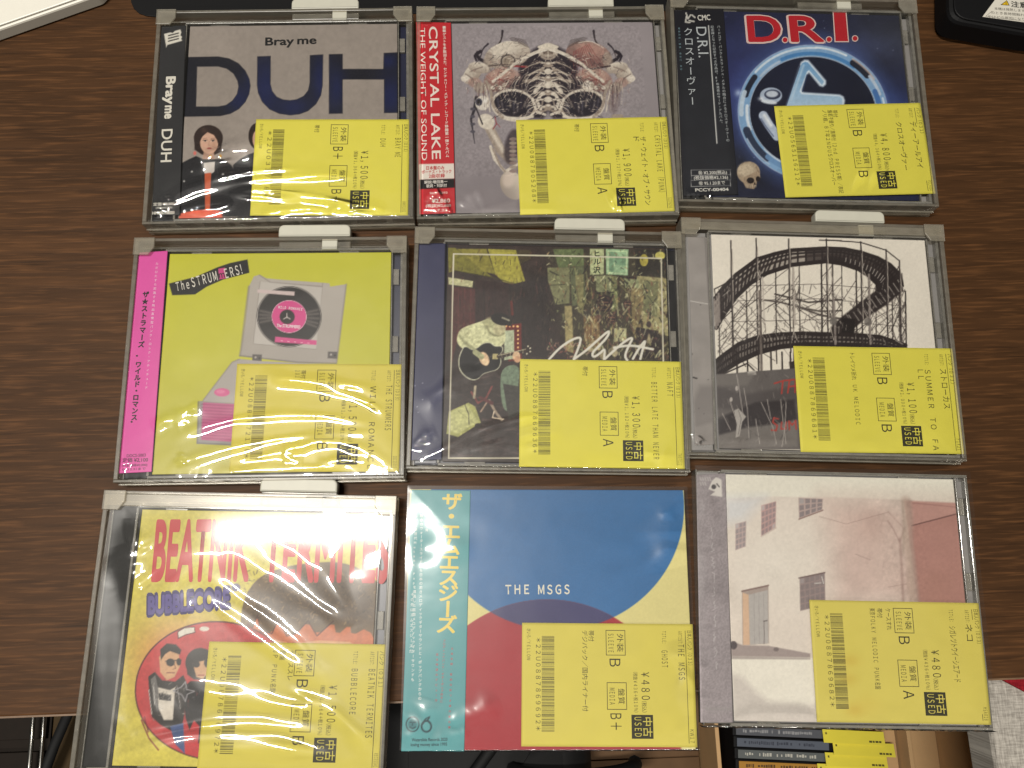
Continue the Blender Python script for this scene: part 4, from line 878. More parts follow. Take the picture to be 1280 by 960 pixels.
for _ in range(5): o.ell((rng.uniform(75,120), rng.uniform(580,700)), 2, 2, (190,190,205), 0, .8, 1)
o.build('obi_strip', root)
price_label(it, root, dict(code='22U0887869636', notes=[('帯付',.39,.06,.15)], sleeve='B', media='A', price='¥1,300', net='(税抜¥1,182+税10%)', title=[('BETTER LATE THAN NEVER',.20,.915)], artist=('NAFT',.20,.33), shelf='日本人パンク(033)', tagcode='TASTE22', curl=(.06,.05)))
film(it, root, [([(82,832),(88,800),(120,775),(160,760)],.7,1.2),([(115,858),(160,822),(250,775),(330,745),(420,724)],.45,1.4),([(118,860),(250,800),(350,748),(480,716),(560,706)],.8,1.1),([(210,850),(340,815),(480,778),(620,760)],.35,1.6),([(90,690),(170,620),(260,565),(400,538)],.3,2.6),([(280,840),(420,820),(560,822)],.25,1.4),([(860,830),(960,850),(1020,870)],.3,1.4)], dome=1.0, seed=5, ripple=.025)
keeper(it, 'clear security case holding the disc with the guitarist in an alley', -3.2, 143.6, -2.0, 131.0)

# ================================================================== 6 roller coaster in black and white
it, root = disc(6, 'disc with a black and white wooden roller coaster on cover and clear hinge edge')
jewel(it, root, M_GREYTRAY, M_GREYTRAY)
b = booklet(it, (244, 236, 222)); b.mottle(200, .03, 3)
TK = (46, 38, 38); L2 = (150, 140, 134)
def curve(fn, n): return [fn(t) for t in np.linspace(0, 1, n)]
OUT = np.array([(180,330),(215,285),(260,240),(335,185),(400,165),(460,152),(585,145),(650,148),(710,160),(770,180),(815,205),(850,240),(858,280)], float)
INN = np.array([(188,432),(215,385),(258,322),(310,272),(370,235),(460,205),(585,192),(640,200),(700,220),(740,245),(770,275),(775,300),(760,330)], float)
def lerp2(A, t):
    s_ = np.linspace(0, 1, len(A)); return np.array([np.interp(t, s_, A[:, 0]), np.interp(t, s_, A[:, 1])])
def braces(n, posts, y0, y1, seed):
    r = np.random.RandomState(seed)
    for _ in range(n):
        i = r.randint(len(posts)-1); y = r.uniform(y0, y1); h = r.uniform(30, 80)*r.choice((-1, 1)); b.line([(posts[i], y), (posts[i+1], y+h)], r.uniform(1.6, 3.4), [TK, (92,84,80), L2][r.randint(3)], .85, 1)
POSTS = [195,245,295,345,400,462,485,565,605,638,690,735,760,820,845,868]
braces(105, POSTS, 290, 530, 4); braces(46, [690,735,760,820,845,868], 270, 490, 5); braces(34, [195,245,295,345], 330, 560, 6); braces(30, [400,462,485,565,605,638], 250, 440, 8)
for x in POSTS: b.line([(x+2, 200 if 300 < x < 800 else 300), (x+6, 560)], rng.uniform(3, 6), [TK, (88,80,76)][int(rng.rand() < .3)], 1, 1.2)
for y in (335,410,470,282): b.line([(240,y),(560,y-8),(870,y+18)], 2.2, (84,76,74), .9, 1)
b.line([(350,330),(420,340),(500,360),(560,372),(640,370)], 6, (90,82,78)); b.line([(400,310),(520,340),(640,330)], 6, (70,62,60)); b.line([(470,350),(560,385),(640,400)], 8, (100,92,88))
# tracks
b.poly(list(lerp2(OUT, t) for t in np.linspace(.45,1,20))+list(lerp2(INN, t) for t in np.linspace(1,.45,20)), TK, .85, 4); b.poly(list(lerp2(OUT, t) for t in np.linspace(0,.5,20))+list(lerp2(INN, t) for t in np.linspace(.5,0,20)), (96,86,82), .45, 5); b.poly(list(np.array([(178,560),(215,530),(270,490),(340,465),(420,455),(500,452),(600,455),(700,458),(780,465),(870,495)]))+list(np.array([(182,610),(225,580),(270,552),(340,520),(420,500),(500,492),(600,492),(700,495),(780,500),(870,520)]))[::-1], TK, .55, 4)
for A, w in ((OUT, 14), (INN, 15)): b.line(A, w, TK)
b.line([lerp2(OUT, t)*.5+lerp2(INN, t)*.5 for t in np.linspace(0,1,24)], 9, (66,56,54)); b.line([lerp2(OUT, t)*.75+lerp2(INN, t)*.25 for t in np.linspace(0,.95,24)], 7, TK); b.line([lerp2(OUT, t)*.2+lerp2(INN, t)*.8 for t in np.linspace(0.5,1,24)], 22, TK, .9)
for t in np.linspace(0, 1, 52): p, q = lerp2(OUT, t), lerp2(INN, t); b.line([p, q], 7 if .25 < t < .6 else 8, TK if t > .05 else L2, .95, 1.2)
for t in np.linspace(.6, .95, 16): p, q = lerp2(OUT, t), lerp2(INN, t); b.line([p*.45+q*.55, p*.2+q*.8], 3, (190,182,174), .8, 1)
b.poly([(858,235),(862,300),(800,350),(730,395),(690,430),(660,450),(600,455),(602,430),(640,392),(700,345),(760,300),(790,262)], TK, .95, 3)
for k in range(14): x = 640+16*k; y = 425-11.5*k; b.line([(x-6,y-16),(x+14,y+14)], 3, (196,188,180), .75, 1)
b.poly([(640,395),(690,400),(685,455),(640,460)], (38,32,32)); b.line([(600,300),(650,330)], 3, (200,190,182), .7)
LO = np.array([(178,560),(215,530),(270,490),(340,465),(420,455),(500,452),(600,455),(700,458),(780,465),(870,495)], float); LI = np.array([(182,610),(225,580),(270,552),(340,520),(420,500),(500,492),(600,492),(700,495),(780,500),(870,520)], float)
for A, w in ((LO, 15), (LI, 18)): b.line(A, w, TK)
b.line([lerp2(LO, t)*.5+lerp2(LI, t)*.5 for t in np.linspace(0,1,24)], 8, TK)
for t in np.linspace(0, 1, 60): b.line([lerp2(LO, t), lerp2(LI, t)], 6, TK, .9, 1.2)
for x in (262,300,340,385,425,455): b.line([(x,520),(x+2,600)], 6, TK)
b.line([(300,560),(340,600)], 5, TK); b.line([(210,600),(300,560)], 5, TK); b.poly([(450,555),(475,550),(480,590),(455,592)], (60,52,50))
for x, y0 in ((241,118),(332,110),(449,112),(585,112),(709,122),(800,150),(848,190)): b.line([(x,y0),(x+3,330),(x+8,520)], 5, (58,50,50), 1, 1.2); b.line([(x+5,y0+30),(x+9,400)], 3, (188,178,168), .9, 1)
for pts in ([(182,292),(241,262),(332,180),(449,150)],[(585,115),(709,124),(800,152),(848,190)],[(709,124),(712,160)],[(182,292),(186,330)],[(560,116),(640,118)]): b.line(pts, 4, TK, 1, 1.1)
for x0, x1 in ((335,365),(462,480),(600,612),(720,745),(350,335),(470,462)):
    for y in (230,300,370,430): b.line([(x0,y),(x1,y+46)], 3, (196,186,176), .85, 1); 
b.line([(345,300),(352,600)], 9, (120,110,104), .9); b.line([(355,250),(362,430)], 6, (206,196,186), .9); b.line([(465,215),(472,420)], 7, (190,180,170), .9); b.line([(612,330),(618,490)], 8, (150,140,134), .9); b.line([(738,240),(744,490)], 8, (150,140,134), .9)
b.spray(300, (200,280,860,490), [TK, (206,198,188), (70,62,60), TK], (8,34), (1.2,3), (20,160), .8, 31)
b.ell((610,408), 14, 14, (110,104,100), 0, .8); b.ell((735,410), 14, 14, (110,104,100), 0, .8)
# foreground fence
b.poly([(178,600),(250,596),(330,588),(470,578),(1000,560),(1010,870),(190,870)], (104,98,96)); b.poly([(178,640),(300,670),(420,650),(480,640),(480,700),(300,730),(180,720)], (84,78,78), .9, 8); b.poly([(190,760),(330,700),(470,690),(480,760),(300,810),(195,830)], (54,48,50), .95, 5); b.poly([(190,820),(300,790),(480,770),(480,860),(195,868)], (122,116,112), 1, 5); b.poly([(300,590),(330,585),(332,600),(302,604)], (210,204,196)); b.poly([(190,600),(330,592),(300,640),(190,640)], (120,114,110), .8, 6)
RDL = (182, 66, 58)
for pl in ([(398,632),(432,622),(470,618)],[(428,626),(424,668)],[(452,622),(446,666)],[(450,644),(478,640)],[(474,620),(472,664)],[(412,760),(396,756),(392,772),(408,784),(404,802),(388,800)],[(424,772),(422,796),(438,796),(440,772)],[(452,798),(450,768),(462,782),(474,766),(476,796)]): b.line(pl, 6, RDL, .9, 1.4)
b.poly([(252,730),(268,722),(296,752),(282,770),(272,822),(258,828),(262,780)], (178,172,166)); b.line([(268,730),(278,760),(268,815)], 2, (110,104,102)); 
for p in ([(262,600),(272,660),(284,740)],[(288,650),(300,720)],[(236,690),(262,770)],[(350,700),(392,790),(405,850)],[(420,690),(428,760),(440,850)],[(372,690),(385,760)],[(440,700),(436,790),(425,860)],[(210,740),(240,800)],[(300,720),(306,830)],[(330,760),(345,850)]): b.line(p, 3, (176,168,162), .85, 1)
b.ell((262,650), 5, 9, (190,182,176)); b.ell((242,690), 5, 8, (190,182,176))
b.spray(90, (195,600,475,860), [(130,124,120),(70,64,66),(160,152,146)], (6,24), (1,3), (30,150), .6, 33)
b.mottle(6, .03, 2, None, 2); b.build('booklet', root)
o = strip(it, [(86,104),(158,106),(182,852),(112,856)], (156, 150, 146), ZB-.6); o.mottle(50, .07, 5); o.line([(95,335),(158,346)], 2.4, (215,210,204)); o.line([(104,610),(118,614)], 5, (50,46,46)); o.poly([(104,700),(130,640),(178,640),(182,852),(112,856)], (120,114,112), .6, 10); o.poly([(112,790),(182,770),(182,852),(112,856)], (160,154,150), .6, 6); o.line([(148,110),(170,480),(178,850)], 5, (118,112,110), .7, 2)
for k in range(9): o.ell((rng.uniform(90,165), rng.uniform(330,800)), 2, 2, (80,74,74), 0, .8, 1)
o.build('spine_inlay', root)
price_label(it, root, dict(code='22U0887869681', notes=[('トレイツメ折れ UK MELODIC',.352,.06,.74)], sleeve='B', media='B', price='¥1,100', net='(税抜¥1,000+税10%)', title=[('SUMMER TO FA',.21,.97),('LL',.21,.30)], artist=('ストローカス',.20,.58), shelf='パンク(031)', tagcode='FIX21', curl=(.06,.06)))
film(it, root, [([(112,850),(118,838),(130,815)],.6,1.2),([(200,850),(330,846),(480,852)],.3,1.2)], dome=.8, seed=6, ripple=.03)
keeper(it, 'clear security case holding the black and white roller coaster disc', -2.6, 144.4, -1.8, 130.6, ledge=True)

# ================================================================== 7 yellow cartoon sleeve
it, root = disc(7, 'yellow disc with red BEATNIK TERMITES lettering and a red bubble cartoon')
jewel(it, root, M_NAVYTRAY, M_BLACKTRAY, ribs=False)
b = booklet(it, (214, 200, 84)); 
H7 = [(536,570),(533,480),(545,400),(575,345),(620,310),(700,285),(780,275),(860,272),(930,292),(985,330),(1012,380),(1015,570)]
b.poly(smooth(H7), (110,88,62)); b.poly([(560,470),(590,380),(680,330),(800,310),(900,330),(980,400),(990,470),(900,480),(700,470)], (84,66,50), .8, 20)
b.spray(520, (545,300,1005,480), [(150,124,84),(64,50,40),(120,98,66),(48,38,34),(170,140,96)], (4,14), (1.6,4), al=.7, seed=41)
b.poly(smooth([(560,570),(570,505),(592,450),(602,505),(640,512),(660,468),(690,520),(720,512),(760,470),(790,520),(845,470),(855,520),(900,480),(905,520),(960,490),(1000,570)], 1), (206,116,74)); b.poly([(600,570),(640,530),(700,545),(800,535),(900,540),(940,570)], (226,172,120))
for pl in ([(570,505),(592,450),(602,505),(640,512),(660,468),(690,520)],[(690,520),(720,512),(760,470),(790,520),(845,470)]): b.line(pl, 3, (70,34,30))
BC = (455,702); b.ell(BC, 270, 230, (196,62,66)); b.glow((330,600), 140, 120, (212,86,84), .6); b.ell(BC, 270, 230, (70,24,30), 0, 1, 1.4, 4); b.ell((465,712), 235, 195, (172,50,56), 0, .35, 20)
b.poly([(326,506),(350,492),(382,490),(384,508),(352,516),(328,528)], (226,220,206)); b.ell((415,496), 16, 8, (226,220,206)); b.line([(326,506),(350,492),(382,490),(384,508),(352,516),(328,528),(326,506)], 2.4, (70,24,30))
OL = (34, 28, 28)
for p in ([(560,480),(610,540),(560,560)],[(205,800),(230,860),(262,900)],[(215,790),(228,840)]): b.line(p, 4, (120,30,38))
b.poly([(228,655),(250,640),(275,668),(318,672),(345,650),(362,690),(345,800),(330,850),(268,815),(240,790),(232,720)], OL); b.poly([(258,690),(300,700),(318,690),(310,800),(280,800),(262,760)], (214,204,190)); b.poly([(236,664),(252,650),(262,700),(258,770),(244,730)], (112,108,106)); b.line([(246,690),(250,750)], 3, (210,206,200)); b.line([(325,690),(335,760)], 3, (150,146,144)); b.line([(230,700),(240,780)], 3, (190,186,180))
b.poly([(264,590),(284,560),(330,575),(334,620),(316,656),(290,668),(268,640)], (214,166,124)); b.poly([(270,600),(268,565),(290,545),(320,548),(338,566),(334,582),(300,570),(284,580)], OL); b.ell((302,608), 14, 13, OL); b.ell((330,606), 8, 12, OL); b.line([(286,604),(338,600)], 3, OL); b.line([(290,642),(316,642)], 2.6, (110,50,44)); b.line([(314,612),(320,628),(310,630)], 2, (110,70,50))
b.poly([(345,690),(370,670),(420,672),(470,660),(480,860),(380,880),(352,790)], (30,28,32)); b.ell((402,610), 50, 50, OL); b.poly([(355,600),(450,600),(446,650),(420,668),(380,664),(358,648)], OL); b.poly([(376,610),(420,600),(430,640),(410,664),(388,656)], (214,166,124)); b.ell((428,610), 14, 16, OL); b.ell((388,614), 12, 11, OL); b.line([(394,650),(414,650)], 3, (150,50,50))
b.poly([(350,870),(380,800),(398,820),(392,918),(352,912)], (196,50,56)); b.poly([(300,820),(345,810),(350,912),(318,880)], (64,84,132)); b.poly([(398,800),(470,790),(470,920),(402,915)], (44,40,44))
for p in ([(312,702),(338,690),(352,672),(356,698),(382,704),(358,714),(352,738),(340,716),(312,702)],): b.line(p, 4, (150,146,150)); 
b.spray(70, (236,660,350,800), [(150,146,142),(70,66,66),(214,206,196)], (4,14), (1.2,2.6), al=.7, seed=42); b.spray(60, (356,690,470,880), [(110,106,110),(60,56,60),(150,60,62)], (4,16), (1.2,2.6), al=.7, seed=43)
b.poly([(262,710),(304,716),(304,736),(264,732)], (40,36,36)); b.text('RAMO', (266,730), (302,733), 12, (220,212,200), .02) if False else b.spray(10, (264,712,302,734), [(214,206,196)], (4,8), (1.5,2), al=.9, seed=44)
b.mottle(9, .07, 6, None, 2)
RDB = (204, 62, 66)
b.text('BEATNIK', (240,331), (560,330), 205, RDB, .034); b.text('TERMITES', (610,331), (1024,335), 207, RDB, .034)
b.text('BUBBLECORE', (226,450), (500,424), 68, (62,54,108), .10); b.text('BUBBLECORE', (229,446), (497,422), 58, (98,88,152), .05, .14); b.ell((520,358), 15, 13, (84,76,130))
b.build('booklet', root, curl=lambda X, Y: .2*np.sin(X*.03))
price_label(it, root, dict(code='22U0878696972', notes=[('ケーススレ',.455,.06,.30),('廃盤',.405,.06,.14),('JP PUNK名盤',.365,.06,.40)], sleeve='B', media='B', price='¥1,500', net='(税抜¥1,364+税10%)', title=[('BUBBLECORE',.20,.56)], artist=('BEATNIK TERMITES',.20,.74), shelf='パンク(031)', tagcode='RECESS41', paper=(216, 202, 84), curl=(.05,.05)))
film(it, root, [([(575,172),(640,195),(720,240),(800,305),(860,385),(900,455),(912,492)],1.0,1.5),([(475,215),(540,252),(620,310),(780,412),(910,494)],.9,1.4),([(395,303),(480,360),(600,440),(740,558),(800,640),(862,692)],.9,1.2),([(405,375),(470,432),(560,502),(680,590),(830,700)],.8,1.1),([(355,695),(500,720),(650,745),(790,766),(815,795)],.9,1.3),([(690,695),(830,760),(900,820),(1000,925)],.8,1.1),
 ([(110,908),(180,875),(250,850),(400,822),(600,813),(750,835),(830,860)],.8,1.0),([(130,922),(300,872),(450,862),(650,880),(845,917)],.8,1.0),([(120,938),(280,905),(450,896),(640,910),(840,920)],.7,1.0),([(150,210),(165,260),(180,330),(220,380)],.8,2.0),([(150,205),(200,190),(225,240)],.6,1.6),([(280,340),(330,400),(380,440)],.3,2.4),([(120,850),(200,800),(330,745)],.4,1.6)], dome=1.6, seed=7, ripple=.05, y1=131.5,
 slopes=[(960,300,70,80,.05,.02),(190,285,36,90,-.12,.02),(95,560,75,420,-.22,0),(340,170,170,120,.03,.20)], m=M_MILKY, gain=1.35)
keeper(it, 'clear security case at the desk edge holding the red lettered cartoon disc', -3.6, 143.6, -1.6, 131.8, ledge=True)

# ================================================================== 8 card sleeve with overlapping circles
it = Item(8); root = it.empty('compact_disc'); tag(root, 'card sleeve disc with overlapping blue and red circles and teal side strip', 'cd', 'second-hand discs laid out on the desk')
Z8 = 8.6
mb = MB(); mb.box(.1, .1, 1.0, 141.9, 125.0, Z8-.4, .4); mb.build('card_sleeve', solid('red_card', (150, 60, 62), .5, .4, .06), root)
b = Print(it, ((0, 125.2), (142, 125.2), (142, 0), (0, 0)), Z8, (222, 211, 142))
b.ell((603,116), 424, 411, (56,110,164)); b.ell((570,874), 449, 449, (164,46,54))
k = (slice(None), slice(None)); m1 = np.clip(.5+(1-np.hypot((b.U-603)/424, (b.V-116)/411))*120, 0, 1); m2 = np.clip(.5+(1-np.hypot((b.U-570)/449, (b.V-874)/449))*120, 0, 1)
b.put(k, m1*m2, (68,66,108)); b.mottle(240, .03, 7); b.mottle(5, .025, 3, None, 2)
b.text('ＴＨＥ', (432,407), (510,406), 29, (226,222,204), .022); b.text('ＭＳＧＳ', (541,407), (645,406), 29, (226,222,204), .022)
for x in (437,461,487,548,575,601,628): pass
b.build('front_cover', root, thick=1.0)
o = strip(it, [(118,59),(315,62),(294,932),(84,931)], (88,158,162), Z8+.35); o.mottle(160, .05, 6)
CR, GW = (232,206,92), (214,226,222)
o.vtext('ザ・エムエスジーズ', (255,74), (234,536), 62, CR, .028, wide=1.15)
o.vtext('九州(福岡)発', (173,112), (169,200), 10, GW, .02); o.vtext('遅れ咲きのウォータースライドから日本の若きメロディックギターサウンドと・ポップパンクからの', (152,112), (146,762), 12, GW, .02); o.vtext('サウンドは新世代Mutant Popを通過した哀愁メロディックギターサウンドも', (134,112), (122,700), 11.5, GW, .02); o.vtext('その先はエムエスジーズだ', (122,400), (116,606), 12, GW, .02)
RE = (186,88,92); o.vtext('メロディックパンク・ギターポップ好きに', (228,556), (218,770), 9, RE, .01); o.vtext('送る待望のデビュー作', (204,600), (200,770), 9, RE, .01); o.vtext('全曲収録・歌詞対訳つき国内盤仕様', (254,580), (244,860), 8, RE, .01)
DT = (30, 60, 68); o.ell((122,841), 21, 24, DT, 0, 1, 1.4, 4); o.ell((122,841), 15, 17, (70,124,130)); o.line([(113,834),(119,834)], 3, DT); o.line([(126,834),(132,834)], 3, DT); o.line([(112,850),(122,855),(132,850)], 3, DT); o.line([(122,836),(121,845)], 2.5, DT)
o.ell((168,848), 16, 18, DT, 0, 1, 1.4, 6); o.line([(156,838),(166,822),(180,814)], 7, DT, 1, 1.4, True); o.line([(180,838),(172,826),(178,818)], 5, DT)
o.text('Waterslide Records 2020', (119,898), (238,896), 10, DT, .016); o.text('losing money since 1995', (116,914), (237,912), 10, DT, .016)
o.build('obi_strip', root)
price_label(it, root, dict(code='22U0887869692', notes=[('帯付',.39,.06,.15),('デジパック/国内ライナー付',.352,.06,.72)], sleeve='B', media='B+', price='¥480', net='(税抜¥436+税10%)', title=[('GHOST',.22,.36)], artist=('THE MSGS',.17,.46), shelf='日本人パンク(033)', tagcode='KW17', paper=(218, 204, 90), curl=(.04,.04)), Z8+.75)
film(it, root, [([(225,840),(330,810),(420,770)],.25,2.0),([(90,905),(150,840),(180,760)],.3,2.0),([(180,905),(260,880),(320,870)],.3,1.6),([(970,100),(968,250),(990,330)],.25,3),([(120,62),(112,300),(96,700),(86,925)],.3,1.6),([(1000,560),(1040,700),(1060,880)],.3,2)], dome=1.3, ripple=.035, z=9.7, slopes=[(212,255,70,42,.11,.01)], x0=-1.2, x1=143.6, y1=127.0, seed=8, m=M_SLEEVE, crinkle=.6)
# ================================================================== 9 pale pink building
it, root = disc(9, 'disc with a pale pink building on cover and grey side strip, overhanging the box')
jewel(it, root, M_GREYTRAY, M_GREYTRAY, .4)
b = booklet(it, (246, 241, 226)); b.mottle(200, .02, 3)
b.poly([(150,116),(300,108),(560,112),(765,120),(930,129),(960,480),(990,870),(150,870)], (236,224,212), 1, 3); b.poly([(150,112),(290,108),(220,190),(150,200)], (222,224,228), .8, 25)
b.poly([(480,112),(765,120),(930,129),(970,470),(520,470)], (206,174,164), .6, 60); b.poly([(752,122),(930,130),(970,480),(800,470)], (196,150,140), .95, 3); b.poly([(776,205),(925,166),(970,480),(802,476)], (184,136,126), .9, 2); b.line([(776,206),(925,167)], 4, (120,86,82)); b.line([(780,130),(928,144)], 3, (150,110,104), .6); b.glow((860,420), 90, 80, (178,132,118), .5)
b.glow((330,330), 160, 130, (246,238,226), .7); b.glow((600,330), 70, 110, (222,194,184), .6); b.glow((640,200), 60, 60, (204,172,162), .5)
b.mottle(60, .05, 8, (480,120,780,470)); b.spray(40, (500,150,760,460), [(206,184,174),(190,164,156)], (20,60), (5,14), (60,120), .18, 51)
b.line([(470,175),(560,200),(700,160)], 2, (150,124,118), .5); b.line([(590,300),(640,320)], 2.5, (150,128,122), .5); b.line([(760,400),(700,410)], 2, (140,116,110), .4)
# bare trunk against the wall
b.line([(757,122),(765,170),(760,240),(770,300),(778,380),(786,475)], 26, (194,170,156), .75, 9); b.line([(770,124),(776,190),(778,280),(790,380),(800,475)], 12, (172,146,136), .6, 7); b.line([(748,124),(752,200),(750,300)], 8, (178,160,146), .6, 4); b.line([(738,250),(742,300),(746,380),(750,470)], 8, (166,138,130), .6, 4); b.line([(738,260),(715,215),(698,190)], 4, (160,132,126), .6, 3); b.line([(740,255),(752,215),(700,160)], 3, (170,142,134), .5, 3)
b.mottle(9, .05, 3, (690,120,810,480), 2)
def win(q, nx, ny, glass, fr, lt):
    q = [np.array(p, float) for p in q]; b.poly(q, fr); g = lambda s_, t: (1-t)*((1-s_)*q[0]+s_*q[1])+t*((1-s_)*q[3]+s_*q[2])
    for i in range(nx):
        for j in range(ny): e = .12; b.poly([g((i+e)/nx,(j+e)/ny),g((i+1-e)/nx,(j+e)/ny),g((i+1-e)/nx,(j+1-e)/ny),g((i+e)/nx,(j+1-e)/ny)], lt if (i*7+j*3) % 11 == 0 else glass, .85, 1.2)
win([(190,200),(226,190),(224,275),(190,288)], 3, 5, (160,152,154), (202,178,174), (196,190,190)); win([(276,138),(326,124),(324,212),(276,242)], 4, 5, (158,142,144), (204,168,164), (196,186,186)); win([(400,112),(482,116),(480,152),(402,182)], 4, 3, (142,132,134), (196,174,168), (176,170,170))
b.line([(276,242),(326,213)], 4, (214,198,188)); b.line([(402,184),(482,154)], 4, (150,122,116))
win([(404,380),(488,362),(490,470),(406,490)], 5, 5, (142,130,130), (160,142,140), (170,160,160)); b.line([(402,380),(488,362)], 4, (112,92,90)); b.line([(478,376),(484,398)], 3, (220,214,208)); b.line([(455,398),(475,396)], 3, (214,208,202))
b.poly([(212,424),(300,405),(302,598),(214,604)], (176,160,152)); b.poly([(234,436),(298,420),(300,598),(238,602)], (190,184,180)); b.poly([(214,428),(234,436),(238,604),(216,604)], (226,190,160)); b.line([(212,424),(300,405)], 5, (136,112,106))
for x in (252,268,284): b.line([(x,430),(x+2,600)], 1.6, (160,152,150), .7)
b.line([(284,524),(296,522)], 3, (90,80,80)); b.line([(286,524),(286,600)], 2, (120,110,108))
b.poly([(174,590),(215,604),(300,606),(440,632),(440,645),(176,640)], (172,158,154), 1, 2); b.ell((184,604), 12, 14, (96,88,90)); b.ell((326,618), 9, 7, (130,118,116))
b.poly([(150,642),(440,646),(520,648),(990,640),(1000,880),(150,880)], (248,242,228)); b.poly([(176,700),(215,712),(260,760),(300,790),(460,806),(470,870),(180,870)], (206,196,190), .7, 14); b.poly([(176,640),(440,646),(440,652),(176,650)], (170,158,154), .8, 2)
b.mottle(7, .03, 5, None, 2); b.build('booklet', root)
o = strip(it, [(60,36),(157,31),(182,862),(74,862)], (158, 149, 152)); o.mottle(120, .06, 4); o.mottle(4, .08, 6, None, 1)
o.poly([(100,84),(112,56),(126,44),(144,52),(146,110),(106,104),(122,92)], (222,216,210)); o.ell((118,76), 8, 8, (90,86,88)); o.line([(128,66),(136,76)], 4, (90,86,88))
for y, x0, x1 in ((50,72,112),(66,72,98)):
    for k in range(int((x1-x0)/8)): o.line([(x0+8*k,y-5),(x0+8*k+4,y+5)], 3.4, (196,190,188), .9, 1)
r5 = np.random.RandomState(5); y = 212; pts = []
while y < 690: pts.append((112+(y-212)*.028+r5.uniform(-5,5), y)); y += r5.uniform(3, 8)
for k in range(0, len(pts)-4, 9): o.line(pts[k:k+7], 1.8, (205,200,200), .8, 1)
for k in range(7): o.line([(92+13*k,812),(100+13*k,820)], 7, (158,152,152), .8, 1.5)
for k in range(5): o.line([(96+15*k,829),(106+15*k,829)], 3, (158,152,152), .6, 1.2)
o.build('obi_strip', root)
price_label(it, root, dict(code='22U0887869682', notes=[('ケースすれ',.445,.06,.24),('帯付',.395,.06,.14),('東京FOLKY MELODIC PUNK名盤',.352,.06,.73)], sleeve='B', media='A', price='¥480', net='(税抜¥436+税10%)', title=[("シガレツトウイ-シエア-ド",.20,.66)], artist=('ネコ',.18,.32), shelf='日本人パンク(033)', tagcode='HSA028', paper=(222, 207, 98), curl=(.10,.08), stain=[(.22,.5,.05,.35),(.22,.9,.05,.4),(.2,.65,.05,.3),(.3,.86,.08,.15)]))
film(it, root, [([(60,850),(66,800),(64,640)],.25,1.6),([(190,862),(330,850),(480,858)],.3,1.4),([(96,40),(104,300),(110,620)],.3,3)], dome=.8, ripple=.03, seed=9, y1=126.6, x0=-1.0, x1=143.4, crinkle=.7)

# ------------------------------------------------------------------ things round the edge of the picture
def px_poly(pts, z): return [tuple(at(u, v, z)) for u, v in pts]
def rounded(P, r, n=6):
    out = []; P = [np.array(p, float) for p in P]; m_ = len(P)
    for i in range(m_):
        a, p, c = P[i-1], P[i], P[(i+1) % m_]; d1 = (a-p)/np.linalg.norm(a-p); d2 = (c-p)/np.linalg.norm(c-p)
        ang = math.acos(np.clip(d1@d2, -1, 1)); k = r/math.tan(ang/2); s_, e = p+d1*k, p+d2*k
        for t in np.linspace(0, 1, n): out.append((1-t)**2*s_+2*t*(1-t)*p+t*t*e)
    return out
M_DARKCASE = solid('black_matt_plastic', (11, 11, 13), .6, .2, .1)
M_DARKRIM = solid('black_satin_plastic', (13, 13, 15), .5, .25, .1)
y0 = at(190, 22, 0)[1]; x0 = at(163, 6, 0)[0]
Pk = rounded([(x0, y0), (x0+430, y0), (x0+430, y0+330), (x0, y0+330)], 16)
mb = MB(); mb.prism(Pk, .06, .96, .3)
tag(mb.build('desk_mat', M_DARKCASE), 'thin black desk mat under the far edge of the top row', 'mat')

lp = empty('laptop', (0, 0, 0)); tag(lp, 'black laptop in the corner carrying a white warning sticker', 'laptop')
q = px_poly([(1184,-60),(1186,27),(1300,45),(1400,45),(1400,-60)], 18)
Pl = rounded([at(1183,-140,18), at(1186,25,18), at(1290,43,18), at(1500,70,18), at(1500,-140,18)], 9)
area = sum(Pl[i-1][0]*Pl[i][1]-Pl[i][0]*Pl[i-1][1] for i in range(len(Pl)))
if area < 0: Pl = Pl[::-1]
mb = MB(); mb.prism(Pl, .4, 18, 2.6); mb.build('base', M_DARKCASE, lp)
ctr = np.mean(Pl, 0); Pi = [ctr+(np.array(p)-ctr)*.962 for p in Pl]
mb = MB(); mb.prism(Pi, 18.02, 19.2, .5); mb.build('lid', M_DARKRIM, lp)
sq = [at(*p, 19.3) for p in ((1244,0),(1290,0),(1286,28),(1277,27),(1228,21))]
sq = [at(*p, 19.3) for p in ((1248,-6),(1330,0),(1318,33),(1228,21))]
stq = MB(); stq.prism([sq[3], sq[2], sq[1], sq[0]], 19.25, 19.4, 0, (206, 202, 190))
S_ = lambda u, v: at(u, v, 19.4)
tri = [S_(1250.5,6.2), S_(1262,7.0), S_(1258.5,0.2)]
stq.add([(*p, 19.45) for p in tri], [(0, 1, 2)], (30, 28, 24)); cen = sum(tri)/3; stq.add([(*(cen+(p-cen)*.72), 19.5) for p in tri], [(0, 1, 2)], (214, 176, 30))
lay(stq, '!', S_(1257,5.8), S_(1258,5.9), 1.6, 19.55, (30, 28, 24), .01)
lay(stq, '注意', S_(1264,8.0), S_(1284,10.0), 3.2, 19.45, (34, 32, 30), .02)
for k, body in enumerate(('本機は発熱します。ご使用', 'のとき長時間触れないで', 'やけどの原因になります')): lay(stq, body, S_(1243-4*k,12.0+5*k), S_(1300-4*k,16.5+5*k), 1.5, 19.45, (70, 66, 60))
for u0, v0, u1, v1 in ((1240,14,1232,20.5),(1232,20.5,1312,30.5)):
    A, B = S_(u0, v0), S_(u1, v1); d = (B-A)/np.linalg.norm(B-A); n_ = np.array([-d[1], d[0]])*.12; stq.quad(A-n_, B-n_, B+n_, A+n_, 19.43, (120, 116, 108))
stk = stq.build('warning_sticker', M_LABEL, lp)

